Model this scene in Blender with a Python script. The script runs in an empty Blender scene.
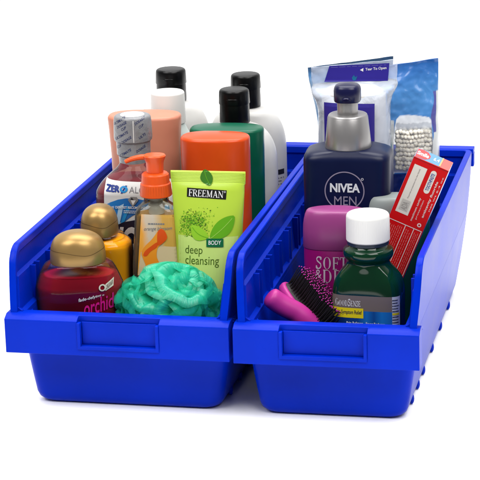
import bpy, bmesh, math, random
from mathutils import Vector, Matrix, noise
random.seed(7)
rad = math.radians
S = 0.01                                   # everything below is written in centimetres
scene = bpy.context.scene
COL = scene.collection

# ------------------------------------------------------------------ camera frame (solved from the bins)
CAM = Vector((64.57058, -182.65394, 70.57474))
FW = Vector((-0.21529088, 0.93770393, -0.27269245)).normalized()
RT = Vector((0.97606222, 0.21544809, -0.0297433)).normalized()
UP = RT.cross(FW).normalized()
RT = FW.cross(UP).normalized()
FL = 2182.658

def ray(px, py):
    return FW + RT * ((px - 240) / FL) - UP * ((py - 240) / FL)
def un(px, py, Y):
    d = ray(px, py)
    return CAM + d * ((Y - CAM.y) / d.y)

# ------------------------------------------------------------------ materials
K = .68        # all pigments are a touch darker than their catalogue values: the shot is exposed for a white-out table
def mat(name, col, rough=0.4, spec=0.3, metal=0.0, trans=0.0, ior=1.45, sss=0.0, sssr=(0.4, 0.3, 0.2), coat=0.0,
        bump=0.0, bscale=60.0, var=0.0, vscale=6.0, alpha=1.0, detail=4.0):
    m = bpy.data.materials.new(name); m.use_nodes = True
    if name not in ('white_surface', 'cotton'): col = tuple(v * K for v in col[:3])
    nt = m.node_tree; b = nt.nodes['Principled BSDF']
    c = (col[0], col[1], col[2], 1)
    b.inputs['Base Color'].default_value = c
    b.inputs['Roughness'].default_value = rough
    b.inputs['Specular IOR Level'].default_value = spec
    b.inputs['Metallic'].default_value = metal
    b.inputs['Transmission Weight'].default_value = trans
    b.inputs['IOR'].default_value = ior
    b.inputs['Alpha'].default_value = alpha
    b.inputs['Coat Weight'].default_value = coat
    if sss:
        b.inputs['Subsurface Weight'].default_value = sss
        b.inputs['Subsurface Radius'].default_value = sssr
        b.inputs['Subsurface Scale'].default_value = 0.01
    tc = nt.nodes.new('ShaderNodeTexCoord')
    if var:
        n = nt.nodes.new('ShaderNodeTexNoise'); n.inputs['Scale'].default_value = vscale * 10
        n.inputs['Detail'].default_value = detail
        nt.links.new(tc.outputs['Object'], n.inputs['Vector'])
        mr = nt.nodes.new('ShaderNodeMapRange')
        mr.inputs['From Min'].default_value = 0.3; mr.inputs['From Max'].default_value = 0.7
        mr.inputs['To Min'].default_value = 1 - var; mr.inputs['To Max'].default_value = 1 + var
        nt.links.new(n.outputs['Fac'], mr.inputs['Value'])
        mx = nt.nodes.new('ShaderNodeVectorMath'); mx.operation = 'SCALE'
        mx.inputs[0].default_value = col[:3]
        nt.links.new(mr.outputs['Result'], mx.inputs['Scale'])
        nt.links.new(mx.outputs['Vector'], b.inputs['Base Color'])
        m2 = nt.nodes.new('ShaderNodeMapRange')
        m2.inputs['From Min'].default_value = 0.3; m2.inputs['From Max'].default_value = 0.7
        m2.inputs['To Min'].default_value = max(0.02, rough - 0.02); m2.inputs['To Max'].default_value = rough + 0.02
        nt.links.new(n.outputs['Fac'], m2.inputs['Value']); nt.links.new(m2.outputs['Result'], b.inputs['Roughness'])
    if bump:
        n = nt.nodes.new('ShaderNodeTexNoise'); n.inputs['Scale'].default_value = bscale * 10
        n.inputs['Detail'].default_value = 3
        nt.links.new(tc.outputs['Object'], n.inputs['Vector'])
        bp = nt.nodes.new('ShaderNodeBump'); bp.inputs['Strength'].default_value = bump
        bp.inputs['Distance'].default_value = 0.002
        nt.links.new(n.outputs['Fac'], bp.inputs['Height']); nt.links.new(bp.outputs['Normal'], b.inputs['Normal'])
    return m

def film(name, tint=(1, 1, 1), haze=0.08, hazecol=(.9, .92, .95), ior=1.4, rough=0.06, bump=0.0, bscale=20, edge=0.0):
    """thin clear plastic: transparent + fresnel gloss + a little milky haze"""
    m = bpy.data.materials.new(name); m.use_nodes = True
    nt = m.node_tree; nt.nodes.clear()
    out = nt.nodes.new('ShaderNodeOutputMaterial')
    tr = nt.nodes.new('ShaderNodeBsdfTransparent'); tr.inputs['Color'].default_value = (*tint, 1)
    df = nt.nodes.new('ShaderNodeBsdfDiffuse'); df.inputs['Color'].default_value = (*hazecol, 1)
    gl = nt.nodes.new('ShaderNodeBsdfGlossy'); gl.inputs['Roughness'].default_value = rough
    fr = nt.nodes.new('ShaderNodeFresnel'); fr.inputs['IOR'].default_value = ior
    m1 = nt.nodes.new('ShaderNodeMixShader'); m1.inputs[0].default_value = haze
    m2 = nt.nodes.new('ShaderNodeMixShader')
    nt.links.new(tr.outputs[0], m1.inputs[1]); nt.links.new(df.outputs[0], m1.inputs[2])
    nt.links.new(fr.outputs[0], m2.inputs[0]); nt.links.new(m1.outputs[0], m2.inputs[1]); nt.links.new(gl.outputs[0], m2.inputs[2])
    nt.links.new(m2.outputs[0], out.inputs[0])
    if edge:      # walls look denser where they are seen edge-on
        lw = nt.nodes.new('ShaderNodeLayerWeight'); lw.inputs['Blend'].default_value = 0.35
        ma = nt.nodes.new('ShaderNodeMath'); ma.operation = 'MULTIPLY_ADD'
        ma.inputs[1].default_value = edge; ma.inputs[2].default_value = haze
        nt.links.new(lw.outputs['Facing'], ma.inputs[0]); nt.links.new(ma.outputs[0], m1.inputs[0])
    if bump:
        tc = nt.nodes.new('ShaderNodeTexCoord')
        n = nt.nodes.new('ShaderNodeTexNoise'); n.inputs['Scale'].default_value = bscale; n.inputs['Detail'].default_value = 3
        n.inputs['Distortion'].default_value = 1.2
        nt.links.new(tc.outputs['Object'], n.inputs['Vector'])
        bp = nt.nodes.new('ShaderNodeBump'); bp.inputs['Strength'].default_value = bump; bp.inputs['Distance'].default_value = 0.004
        nt.links.new(n.outputs['Fac'], bp.inputs['Height'])
        for s in (gl, df, fr): nt.links.new(bp.outputs['Normal'], s.inputs['Normal'])
    return m

def gradmat(name, stops, axis='Z', lo=0.0, hi=1.0, rough=0.4, dist=0.0, nscale=30, spec=0.3, bump=0.0, bscale=30, trans=0.0):
    """printed colour that changes along one axis of the object (cm), optionally ragged by noise"""
    m = bpy.data.materials.new(name); m.use_nodes = True
    nt = m.node_tree; b = nt.nodes['Principled BSDF']
    b.inputs['Roughness'].default_value = rough; b.inputs['Specular IOR Level'].default_value = spec
    b.inputs['Transmission Weight'].default_value = trans
    tc = nt.nodes.new('ShaderNodeTexCoord'); sp = nt.nodes.new('ShaderNodeSeparateXYZ')
    nt.links.new(tc.outputs['Object'], sp.inputs[0])
    mr = nt.nodes.new('ShaderNodeMapRange')
    mr.inputs['From Min'].default_value = lo * S; mr.inputs['From Max'].default_value = hi * S
    src = sp.outputs[axis]
    n = nt.nodes.new('ShaderNodeTexNoise'); n.inputs['Scale'].default_value = nscale; n.inputs['Detail'].default_value = 5
    nt.links.new(tc.outputs['Object'], n.inputs['Vector'])
    if dist:
        ma = nt.nodes.new('ShaderNodeMath'); ma.operation = 'MULTIPLY_ADD'
        ma.inputs[1].default_value = dist * S * 2; nt.links.new(n.outputs['Fac'], ma.inputs[0]); nt.links.new(src, ma.inputs[2])
        src = ma.outputs[0]
    nt.links.new(src, mr.inputs['Value'])
    cr = nt.nodes.new('ShaderNodeValToRGB'); els = cr.color_ramp.elements
    while len(els) < len(stops): els.new(0.5)
    for e, (p, c) in zip(els, stops): e.position = p; e.color = (c[0] * K, c[1] * K, c[2] * K, 1)
    nt.links.new(mr.outputs['Result'], cr.inputs[0]); nt.links.new(cr.outputs[0], b.inputs['Base Color'])
    if bump:
        n2 = nt.nodes.new('ShaderNodeTexNoise'); n2.inputs['Scale'].default_value = bscale; n2.inputs['Detail'].default_value = 4
        n2.inputs['Distortion'].default_value = 1.0
        nt.links.new(tc.outputs['Object'], n2.inputs['Vector'])
        bp = nt.nodes.new('ShaderNodeBump'); bp.inputs['Strength'].default_value = bump; bp.inputs['Distance'].default_value = 0.004
        nt.links.new(n2.outputs['Fac'], bp.inputs['Height']); nt.links.new(bp.outputs['Normal'], b.inputs['Normal'])
    return m

def srgb(r, g, b):
    f = lambda v: (v / 255 / 12.92) if v / 255 <= .04045 else ((v / 255 + .055) / 1.055) ** 2.4
    return (f(r), f(g), f(b))

# ------------------------------------------------------------------ mesh building
def catmull(pts, k=6):
    out = []
    n = len(pts)
    for i in range(n - 1):
        p0 = pts[max(i - 1, 0)]; p1 = pts[i]; p2 = pts[i + 1]; p3 = pts[min(i + 2, n - 1)]
        for j in range(k):
            t = j / k
            out.append(tuple(0.5 * ((2 * b) + (-a + c) * t + (2 * a - 5 * b + 4 * c - d) * t * t + (-a + 3 * b - 3 * c + d) * t ** 3)
                             for a, b, c, d in zip(p0, p1, p2, p3)))
    out.append(tuple(pts[-1]))
    return out

class MB:
    def __init__(self):
        self.v = []; self.f = []; self.m = []
    def add(self, vs, fs, mi=0, M=None):
        o = len(self.v)
        self.v += [tuple(M @ Vector(p)) if M else tuple(p) for p in vs]
        self.f += [tuple(i + o for i in f) for f in fs]; self.m += [mi] * len(fs)
        return self
    def loft(self, secs, seg=64, mi=0, M=None, cap0=True, cap1=True):
        """secs: (z, rx, ry, n[, ox, oy]) stacked super-ellipses"""
        vs = []; fs = []
        mid = max(secs, key=lambda q: q[1] * q[2]); k = 2 / mid[3]; fine = []
        for i in range(2881):
            a = 2 * math.pi * i / 2880; c, d = math.cos(a), math.sin(a)
            fine.append((mid[1] * math.copysign(abs(c) ** k, c), mid[2] * math.copysign(abs(d) ** k, d)))
        cum = [0.0]
        for p, q in zip(fine, fine[1:]): cum.append(cum[-1] + math.hypot(q[0] - p[0], q[1] - p[1]))
        angs = []; j = 0
        for i in range(seg):
            while cum[j + 1] < cum[-1] * i / seg: j += 1
            t = (cum[-1] * i / seg - cum[j]) / (cum[j + 1] - cum[j] + 1e-12)
            angs.append(2 * math.pi * (j + t) / 2880)
        for s in secs:
            z, rx, ry, n = s[:4]; ox = s[4] if len(s) > 4 else 0; oy = s[5] if len(s) > 5 else 0
            for i in range(seg):
                c, d = math.cos(angs[i]), math.sin(angs[i])
                vs.append((ox + rx * math.copysign(abs(c) ** (2 / n), c), oy + ry * math.copysign(abs(d) ** (2 / n), d), z))
        for k in range(len(secs) - 1):
            for i in range(seg):
                j = (i + 1) % seg
                fs.append((k * seg + i, k * seg + j, (k + 1) * seg + j, (k + 1) * seg + i))
        if cap0: fs.append(tuple(reversed(range(seg))))
        if cap1: fs.append(tuple((len(secs) - 1) * seg + i for i in range(seg)))
        return self.add(vs, fs, mi, M)
    def box(self, a, b, mi=0, M=None):
        x0, y0, z0 = a; x1, y1, z1 = b
        vs = [(x0, y0, z0), (x1, y0, z0), (x1, y1, z0), (x0, y1, z0), (x0, y0, z1), (x1, y0, z1), (x1, y1, z1), (x0, y1, z1)]
        return self.add(vs, [(0, 3, 2, 1), (4, 5, 6, 7), (0, 1, 5, 4), (1, 2, 6, 5), (2, 3, 7, 6), (3, 0, 4, 7)], mi, M)
    def prism(self, pts, y0, y1, mi=0, M=None):
        """outline in x,z pushed from y0 to y1"""
        n = len(pts)
        vs = [(x, y0, z) for x, z in pts] + [(x, y1, z) for x, z in pts]
        fs = [tuple(range(n)), tuple(reversed(range(n, 2 * n)))] + [(i, i + n, (i + 1) % n + n, (i + 1) % n) for i in range(n)]
        return self.add(vs, fs, mi, M)
    def tube(self, path, rs, seg=12, mi=0, flat=1.0, M=None):
        vs = []; fs = []
        P = [Vector(p) for p in path]; n = len(P)
        if not isinstance(rs, (list, tuple)): rs = [rs] * n
        up = Vector((0, 0, 1))
        for i, p in enumerate(P):
            t = (P[min(i + 1, n - 1)] - P[max(i - 1, 0)]).normalized()
            if abs(t.dot(up)) > .98: up = Vector((0, 1, 0))
            s = t.cross(up).normalized(); u = s.cross(t)
            for k in range(seg):
                a = 2 * math.pi * k / seg
                vs.append(p + s * (math.cos(a) * rs[i]) + u * (math.sin(a) * rs[i] * flat))
        for i in range(n - 1):
            for k in range(seg):
                j = (k + 1) % seg
                fs.append((i * seg + k, i * seg + j, (i + 1) * seg + j, (i + 1) * seg + k))
        fs.append(tuple(reversed(range(seg)))); fs.append(tuple((n - 1) * seg + k for k in range(seg)))
        return self.add(vs, fs, mi, M)
    def ball(self, c, r, seg=10, rings=6, mi=0, sc=(1, 1, 1), M=None):
        vs = []; fs = []
        for i in range(1, rings):
            a = math.pi * i / rings
            for k in range(seg):
                b = 2 * math.pi * k / seg
                vs.append((c[0] + r * sc[0] * math.sin(a) * math.cos(b), c[1] + r * sc[1] * math.sin(a) * math.sin(b), c[2] + r * sc[2] * math.cos(a)))
        for i in range(rings - 2):
            for k in range(seg):
                j = (k + 1) % seg
                fs.append((i * seg + k, (i + 1) * seg + k, (i + 1) * seg + j, i * seg + j))
        t = len(vs); vs.append((c[0], c[1], c[2] + r * sc[2])); vs.append((c[0], c[1], c[2] - r * sc[2]))
        for k in range(seg):
            j = (k + 1) % seg
            fs.append((t, k, j)); fs.append((t + 1, (rings - 2) * seg + j, (rings - 2) * seg + k))
        return self.add(vs, fs, mi, M)
    def build(self, name, mats, parent=None, loc=None, rot=None, smooth=True, ang=35, bevel=0.0, merge=False, bang=35, bseg=2, jit=0.0, jscale=1.0):
        me = bpy.data.meshes.new(name)
        vs = self.v
        if jit:
            vs = [tuple(Vector(p) + noise.noise_vector(Vector(p) * jscale) * jit) for p in vs]
        me.from_pydata([(x * S, y * S, z * S) for x, y, z in vs], [], self.f)
        if not isinstance(mats, (list, tuple)): mats = [mats]
        for m in mats: me.materials.append(m)
        me.polygons.foreach_set('material_index', self.m)
        bm = bmesh.new(); bm.from_mesh(me)
        if merge:
            bmesh.ops.remove_doubles(bm, verts=bm.verts, dist=1e-5)
            bmesh.ops.dissolve_degenerate(bm, edges=bm.edges, dist=1e-6)
        bmesh.ops.recalc_face_normals(bm, faces=bm.faces)
        for f in bm.faces: f.smooth = smooth
        if smooth:
            for e in bm.edges:
                if len(e.link_faces) == 2 and e.calc_face_angle(0) > rad(ang): e.smooth = False
        bm.to_mesh(me); bm.free(); me.update()
        o = bpy.data.objects.new(name, me); COL.objects.link(o)
        if parent: o.parent = parent
        if loc: o.location = Vector(loc) * S
        if rot is not None: o.rotation_euler = rot
        if bevel:
            b = o.modifiers.new('bevel', 'BEVEL'); b.width = bevel * S; b.segments = bseg; b.limit_method = 'ANGLE'; b.angle_limit = rad(bang)
            b.harden_normals = True
        return o

def tag(o, label=None, cat=None, group=None, kind=None):
    if label: o['label'] = label
    if cat: o['category'] = cat
    if group: o['group'] = group
    if kind: o['kind'] = kind
    return o

# ------------------------------------------------------------------ lettering
SERIF = {   # strokes on a unit-height cell: ('v',x,z0,z1) thick stem, ('t',x,z0,z1) thin stem, ('h',x0,x1,z) thin bar, ('d',x0,z0,x1,z1,w), ('o',cx,cz,rx,rz), arcs
    'F': (.62, [('v', .14, 0, 1), ('h', .04, .6, .97), ('h', .04, .42, .03), ('h', .14, .48, .52), ('t', .585, .78, .97), ('t', .47, .4, .64)]),
    'R': (.78, [('v', .14, 0, 1), ('h', .04, .42, .97), ('h', .04, .36, .03), ('h', .14, .42, .5), ('arc', .4, .735, .24, .235, -90, 90), ('d', .36, .5, .7, .03, .16), ('h', .62, .8, .03)]),
    'E': (.66, [('v', .14, 0, 1), ('h', .04, .58, .97), ('h', .04, .62, .03), ('h', .14, .46, .52), ('t', .565, .78, .97), ('t', .605, .03, .24), ('t', .45, .42, .62)]),
    'M': (1.0, [('t', .14, 0, 1), ('v', .84, 0, 1), ('d', .16, .98, .49, .05, .15), ('d', .49, .05, .82, .98, .06), ('h', .02, .28, .03), ('h', .72, .97, .03), ('h', .02, .2, .97), ('h', .8, .97, .97)]),
    'A': (.8, [('d', .4, .98, .12, .02, .06), ('d', .4, .98, .68, .02, .16), ('h', .02, .24, .03), ('h', .54, .82, .03), ('h', .22, .58, .33)]),
    'N': (.86, [('t', .14, 0, 1), ('t', .74, 0, 1), ('d', .14, .97, .73, .04, .17), ('h', .02, .26, .03), ('h', .6, .86, .97), ('h', .02, .2, .97)]),
    'S': (.58, [('s',)]),
    'O': (.86, [('o', .42, .5, .36, .49)]),
    'T': (.72, [('v', .35, 0, 1), ('h', .03, .67, .97), ('h', .22, .48, .03), ('t', .05, .78, .97), ('t', .65, .78, .97)]),
    'D': (.86, [('v', .14, 0, 1), ('h', .03, .42, .97), ('h', .03, .42, .03), ('arc', .4, .5, .35, .47, -90, 90)]),
    'I': (.36, [('v', .16, 0, 1), ('h', .04, .3, .97), ('h', .04, .3, .03)]),
    'G': (.86, [('arc', .42, .5, .36, .49, 45, 340), ('v', .74, .1, .46), ('h', .58, .86, .46)]),
    '&': (.8, [('o', .3, .74, .18, .23), ('o', .32, .26, .26, .25), ('d', .2, .7, .74, .02, .13), ('d', .74, .46, .52, .12, .06)]),
    ' ': (.4, []),
}
def serif_polys(text, small=None):
    """list of polygons (x,z) with total width; small = indices drawn as small capitals"""
    out = []; x = 0; T, t = .15, .06
    for i, ch in enumerate(text):
        w, strokes = SERIF[ch]; k = .78 if (small and i in small) else 1.0
        P = []
        for s in strokes:
            if s[0] == 'v': P.append([(s[1] - T / 2, s[2]), (s[1] + T / 2, s[2]), (s[1] + T / 2, s[3]), (s[1] - T / 2, s[3])])
            elif s[0] == 't': P.append([(s[1] - t / 2, s[2]), (s[1] + t / 2, s[2]), (s[1] + t / 2, s[3]), (s[1] - t / 2, s[3])])
            elif s[0] == 'h': P.append([(s[1], s[3] - t / 2), (s[2], s[3] - t / 2), (s[2], s[3] + t / 2), (s[1], s[3] + t / 2)])
            elif s[0] == 'd':
                _, a, b, c, d, ww = s; P.append([(a - ww / 2, b), (c - ww / 2, d), (c + ww / 2, d), (a + ww / 2, b)])
            elif s[0] in ('o', 'arc'):
                a0, a1 = (0, 360) if s[0] == 'o' else (s[5], s[6]); n = 22
                for j in range(n):
                    q = []
                    for kk in (j, j + 1):
                        a = rad(a0 + (a1 - a0) * kk / n); th = t * .6 + (T - t * .4) * abs(math.cos(a)) ** 1.3
                        q.append((a, th))
                    (a, th), (b, th2) = q
                    P.append([(s[1] + s[3] * math.cos(a), s[2] + s[4] * math.sin(a)), (s[1] + s[3] * math.cos(b), s[2] + s[4] * math.sin(b)),
                              (s[1] + (s[3] - th2) * math.cos(b), s[2] + (s[4] - th2 * .55) * math.sin(b)), (s[1] + (s[3] - th) * math.cos(a), s[2] + (s[4] - th * .55) * math.sin(a))])
            elif s[0] == 's':
                cp = catmull([(.47, .74), (.46, .9), (.27, .97), (.1, .85), (.12, .67), (.28, .54), (.45, .4), (.46, .18), (.27, .03), (.08, .1), (.06, .27)], 4)
                n = len(cp)
                off = []
                for j, p in enumerate(cp):
                    a = cp[max(j - 1, 0)]; b = cp[min(j + 1, n - 1)]
                    d = Vector((b[0] - a[0], b[1] - a[1])).normalized(); th = (.035 + .05 * abs(d[1] * .3 + abs(d[0] * d[1])) * 1.6)
                    off.append(((p[0] - d[1] * th, p[1] + d[0] * th), (p[0] + d[1] * th, p[1] - d[0] * th)))
                for j in range(n - 1): P.append([off[j][0], off[j + 1][0], off[j + 1][1], off[j][1]])
        out += [[(x + a * k, b * k) for a, b in p] for p in P]
        x += w * k + .06
    return out, x

_fc = {}
def text_tris(body, bold=0.0, shear=0.0):
    bold = 0.0 if abs(bold) < .008 else bold
    key = (body, bold, shear)
    if key in _fc: return _fc[key]
    cu = bpy.data.curves.new('lettering', 'FONT'); cu.body = body; cu.offset = bold; cu.shear = shear; cu.resolution_u = 4
    ob = bpy.data.objects.new('lettering_tmp', cu); COL.objects.link(ob)
    dg = bpy.context.evaluated_depsgraph_get(); dg.update()
    me = bpy.data.meshes.new_from_object(ob.evaluated_get(dg))
    vs = [(v.co.x, v.co.y) for v in me.vertices]; fs = [tuple(p.vertices) for p in me.polygons]
    bpy.data.objects.remove(ob); bpy.data.curves.remove(cu); bpy.data.meshes.remove(me)
    _fc[key] = (vs, fs); return vs, fs

class Print:
    """flat artwork in (u, z) laid on a surface given by surf(u, z) -> local y"""
    def __init__(self, surf, eps=0.012):
        self.surf = surf; self.eps = eps; self.mb = MB(); self.mats = []; self.layer = 1
    def mi(self, m):
        if m not in self.mats: self.mats.append(m)
        return self.mats.index(m)
    def put(self, vs2, fs, m, lift=None):
        e = self.eps * (lift or self.layer); h = .02; out = []
        for u, z in vs2:          # lift along the surface normal
            y = self.surf(u, z); du = (self.surf(u + h, z) - self.surf(u - h, z)) / (2 * h)
            out.append((u, y - e * min(math.sqrt(1 + du * du), 3), z))
        self.mb.add(out, fs, self.mi(m))
    def grid(self, q, m, nu=16, nz=8, lift=None):
        """q = four corners (u,z): bl, br, tr, tl"""
        vs = []; fs = []
        for j in range(nz + 1):
            for i in range(nu + 1):
                a, b = i / nu, j / nz
                vs.append(tuple((1 - b) * ((1 - a) * q[0][k] + a * q[1][k]) + b * ((1 - a) * q[3][k] + a * q[2][k]) for k in (0, 1)))
        for j in range(nz):
            for i in range(nu):
                s = j * (nu + 1) + i; fs.append((s, s + 1, s + nu + 2, s + nu + 1))
        self.put(vs, fs, m, lift)
    def rect(self, u0, z0, u1, z1, m, nu=16, nz=8, lift=None):
        self.grid([(u0, z0), (u1, z0), (u1, z1), (u0, z1)], m, nu, nz, lift)
    def poly(self, pts, m, lift=None, step=0.35):
        bm = bmesh.new()
        vs = [bm.verts.new((p[0], p[1], 0)) for p in pts]
        bm.faces.new(vs)
        bmesh.ops.triangulate(bm, faces=bm.faces)
        for _ in range(4):
            es = [e for e in bm.edges if e.calc_length() > step]
            if not es: break
            bmesh.ops.subdivide_edges(bm, edges=es, cuts=1)
            bmesh.ops.triangulate(bm, faces=[f for f in bm.faces if len(f.verts) > 3])
        bm.verts.index_update()
        self.put([(v.co.x, v.co.y) for v in bm.verts], [tuple(v.index for v in f.verts) for f in bm.faces], m, lift)
        bm.free()
    def blob(self, pts, m, lift=None):
        n = len(pts); q = catmull([pts[-1]] + list(pts) + [pts[0], pts[1]], 5)
        self.poly(q[5:5 + 5 * n], m, lift)
    def ring(self, c, r, w, m, lift=None, n=56):
        vs = []; fs = []
        for i in range(n):
            a = 2 * math.pi * i / n
            for rr in (r - w / 2, r + w / 2): vs.append((c[0] + rr * math.cos(a), c[1] + rr * math.sin(a)))
        for i in range(n):
            j = (i + 1) % n; fs.append((2 * i, 2 * i + 1, 2 * j + 1, 2 * j))
        self.put(vs, fs, m, lift)
    def disc(self, c, r, m, lift=None, n=24, rz=None):
        self.poly([(c[0] + r * math.cos(2 * math.pi * i / n), c[1] + (rz or r) * math.sin(2 * math.pi * i / n)) for i in range(n)], m, lift)
    def _fit(self, vs, q):
        xs = [a for a, b in vs]; zs = [b for a, b in vs]; x0, x1, z0, z1 = min(xs), max(xs), min(zs), max(zs)
        out = []
        for a, b in vs:
            s = (a - x0) / (x1 - x0 + 1e-9); t = (b - z0) / (z1 - z0 + 1e-9)
            out.append(tuple((1 - t) * ((1 - s) * q[0][k] + s * q[1][k]) + t * ((1 - s) * q[3][k] + s * q[2][k]) for k in (0, 1)))
        return out
    def text(self, body, q, m, bold=0.0, shear=0.0, lift=None):
        """lettering stretched to the quad q (bl, br, tr, tl)"""
        vs, fs = text_tris(body, bold, shear)
        self.put(self._fit(vs, q), fs, m, lift)
    def heavy(self, body, q, m, w, lift=None):
        for k, (a, c) in enumerate(((0, 0), (-w, 0), (w, 0), (0, -w * .7), (0, w * .7))):
            self.text(body, [(u + a, z + c) for u, z in q], m, 0, lift=(lift or self.layer) + k * .12)
    def serif(self, body, q, m, small=None, lift=None):
        polys, w = serif_polys(body, small)
        allp = self._fit([p for poly in polys for p in poly], q); i = 0
        base = lift or self.layer
        for k, poly in enumerate(polys):
            n = len(poly); self.put(allp[i:i + n], [tuple(range(n))], m, base + (k % 7) * .06); i += n
    def lines(self, q, n, m, fill=(.55, 1.0), h=.35, lift=None, seed=1):
        """rows of tiny unreadable print, built as short word strokes"""
        r = random.Random(seed)
        P = lambda s, t: tuple((1 - t) * ((1 - s) * q[0][k] + s * q[1][k]) + t * ((1 - s) * q[3][k] + s * q[2][k]) for k in (0, 1))
        for i in range(n):
            t0 = 1 - (i + .5 + h / 2) / n; t1 = 1 - (i + .5 - h / 2) / n
            end = r.uniform(*fill); s = 0
            while s < end - .03:
                w = r.uniform(.04, .13)
                e = min(s + w, end)
                self.put([P(s, t0), P(e, t0), P(e, t1), P(s, t1)], [(0, 1, 2, 3)], m, lift)
                s = e + .025
    def build(self, name, parent):
        return self.mb.build(name, self.mats, parent, smooth=False)

class Item:
    """root Empty of one product standing on the bin floor + helpers turning photo measures into its own centimetres"""
    def __init__(self, name, label, cat, px, py, Y, rz=0.0, z0=0.32, group=None, tilt=0.0):
        p = un(px, py, Y)
        self.rz = rad(rz); self.root = bpy.data.objects.new(name, None); COL.objects.link(self.root)
        self.o = Vector((p.x, Y, z0)); self.root.location = self.o * S; self.root.rotation_euler = (0, 0, self.rz)
        self.root.empty_display_size = 0.02
        tag(self.root, label, cat, group)
        self.ex = Vector((math.cos(self.rz), math.sin(self.rz), 0)); self.ey = Vector((-math.sin(self.rz), math.cos(self.rz), 0))
    def P(self, px, py, yl=0.0):
        d = ray(px, py); c = self.o + self.ey * yl
        t = (c - CAM).dot(self.ey) / d.dot(self.ey); h = CAM + d * t - self.o
        return (h.dot(self.ex), h.z)
    def z(self, px, py): return self.P(px, py)[1]
    def Q(self, x0, y0, x1, y1, yl, dy=0.0):
        """photo rectangle (left, top, right, bottom; dy = extra drop of the right side) as quad bl, br, tr, tl"""
        return [self.P(x0, y1, yl), self.P(x1, y1 + dy, yl), self.P(x1, y0 + dy, yl), self.P(x0, y0, yl)]

def surf_of(secs):
    def f(u, z):
        if z <= secs[0][0]: s = secs[0]
        elif z >= secs[-1][0]: s = secs[-1]
        else:
            for a, b in zip(secs, secs[1:]):
                if a[0] <= z <= b[0]:
                    t = (z - a[0]) / (b[0] - a[0] + 1e-9); s = tuple(p + (q - p) * t for p, q in zip(a, b)); break
        rx, ry, n = s[1:4]; ox = s[4] if len(s) > 4 else 0; oy = s[5] if len(s) > 5 else 0
        k = min(abs(u - ox) / rx, .995)
        return oy - ry * (1 - k ** n) ** (1 / n)
    return f

def rounded_bottom(z, rx, ry, n, r=.35):
    return [(z, rx - r, ry - r, n), (z + r * .15, rx - r * .45, ry - r * .45, n), (z + r * .5, rx - r * .12, ry - r * .12, n), (z + r, rx, ry, n)]
def rounded_top(z, rx, ry, n, r=.2, dome=0.0):
    out = []
    for k in range(6):
        a = rad(90 * k / 5); out.append((z - r + r * math.sin(a), rx - r + r * math.cos(a), ry - r + r * math.cos(a), n))
    if dome:
        for k in range(1, 5):
            f = 1 - k / 5; out.append((z + dome * (1 - f * f), (rx - r) * f, (ry - r) * f, n))
    return out

# ------------------------------------------------------------------ the blue bins
M_BLUE = mat('blue_plastic', (0.0, 0.026, 0.54), rough=.32, spec=.07, bump=.06, bscale=35, var=.13, vscale=1.2)

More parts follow.
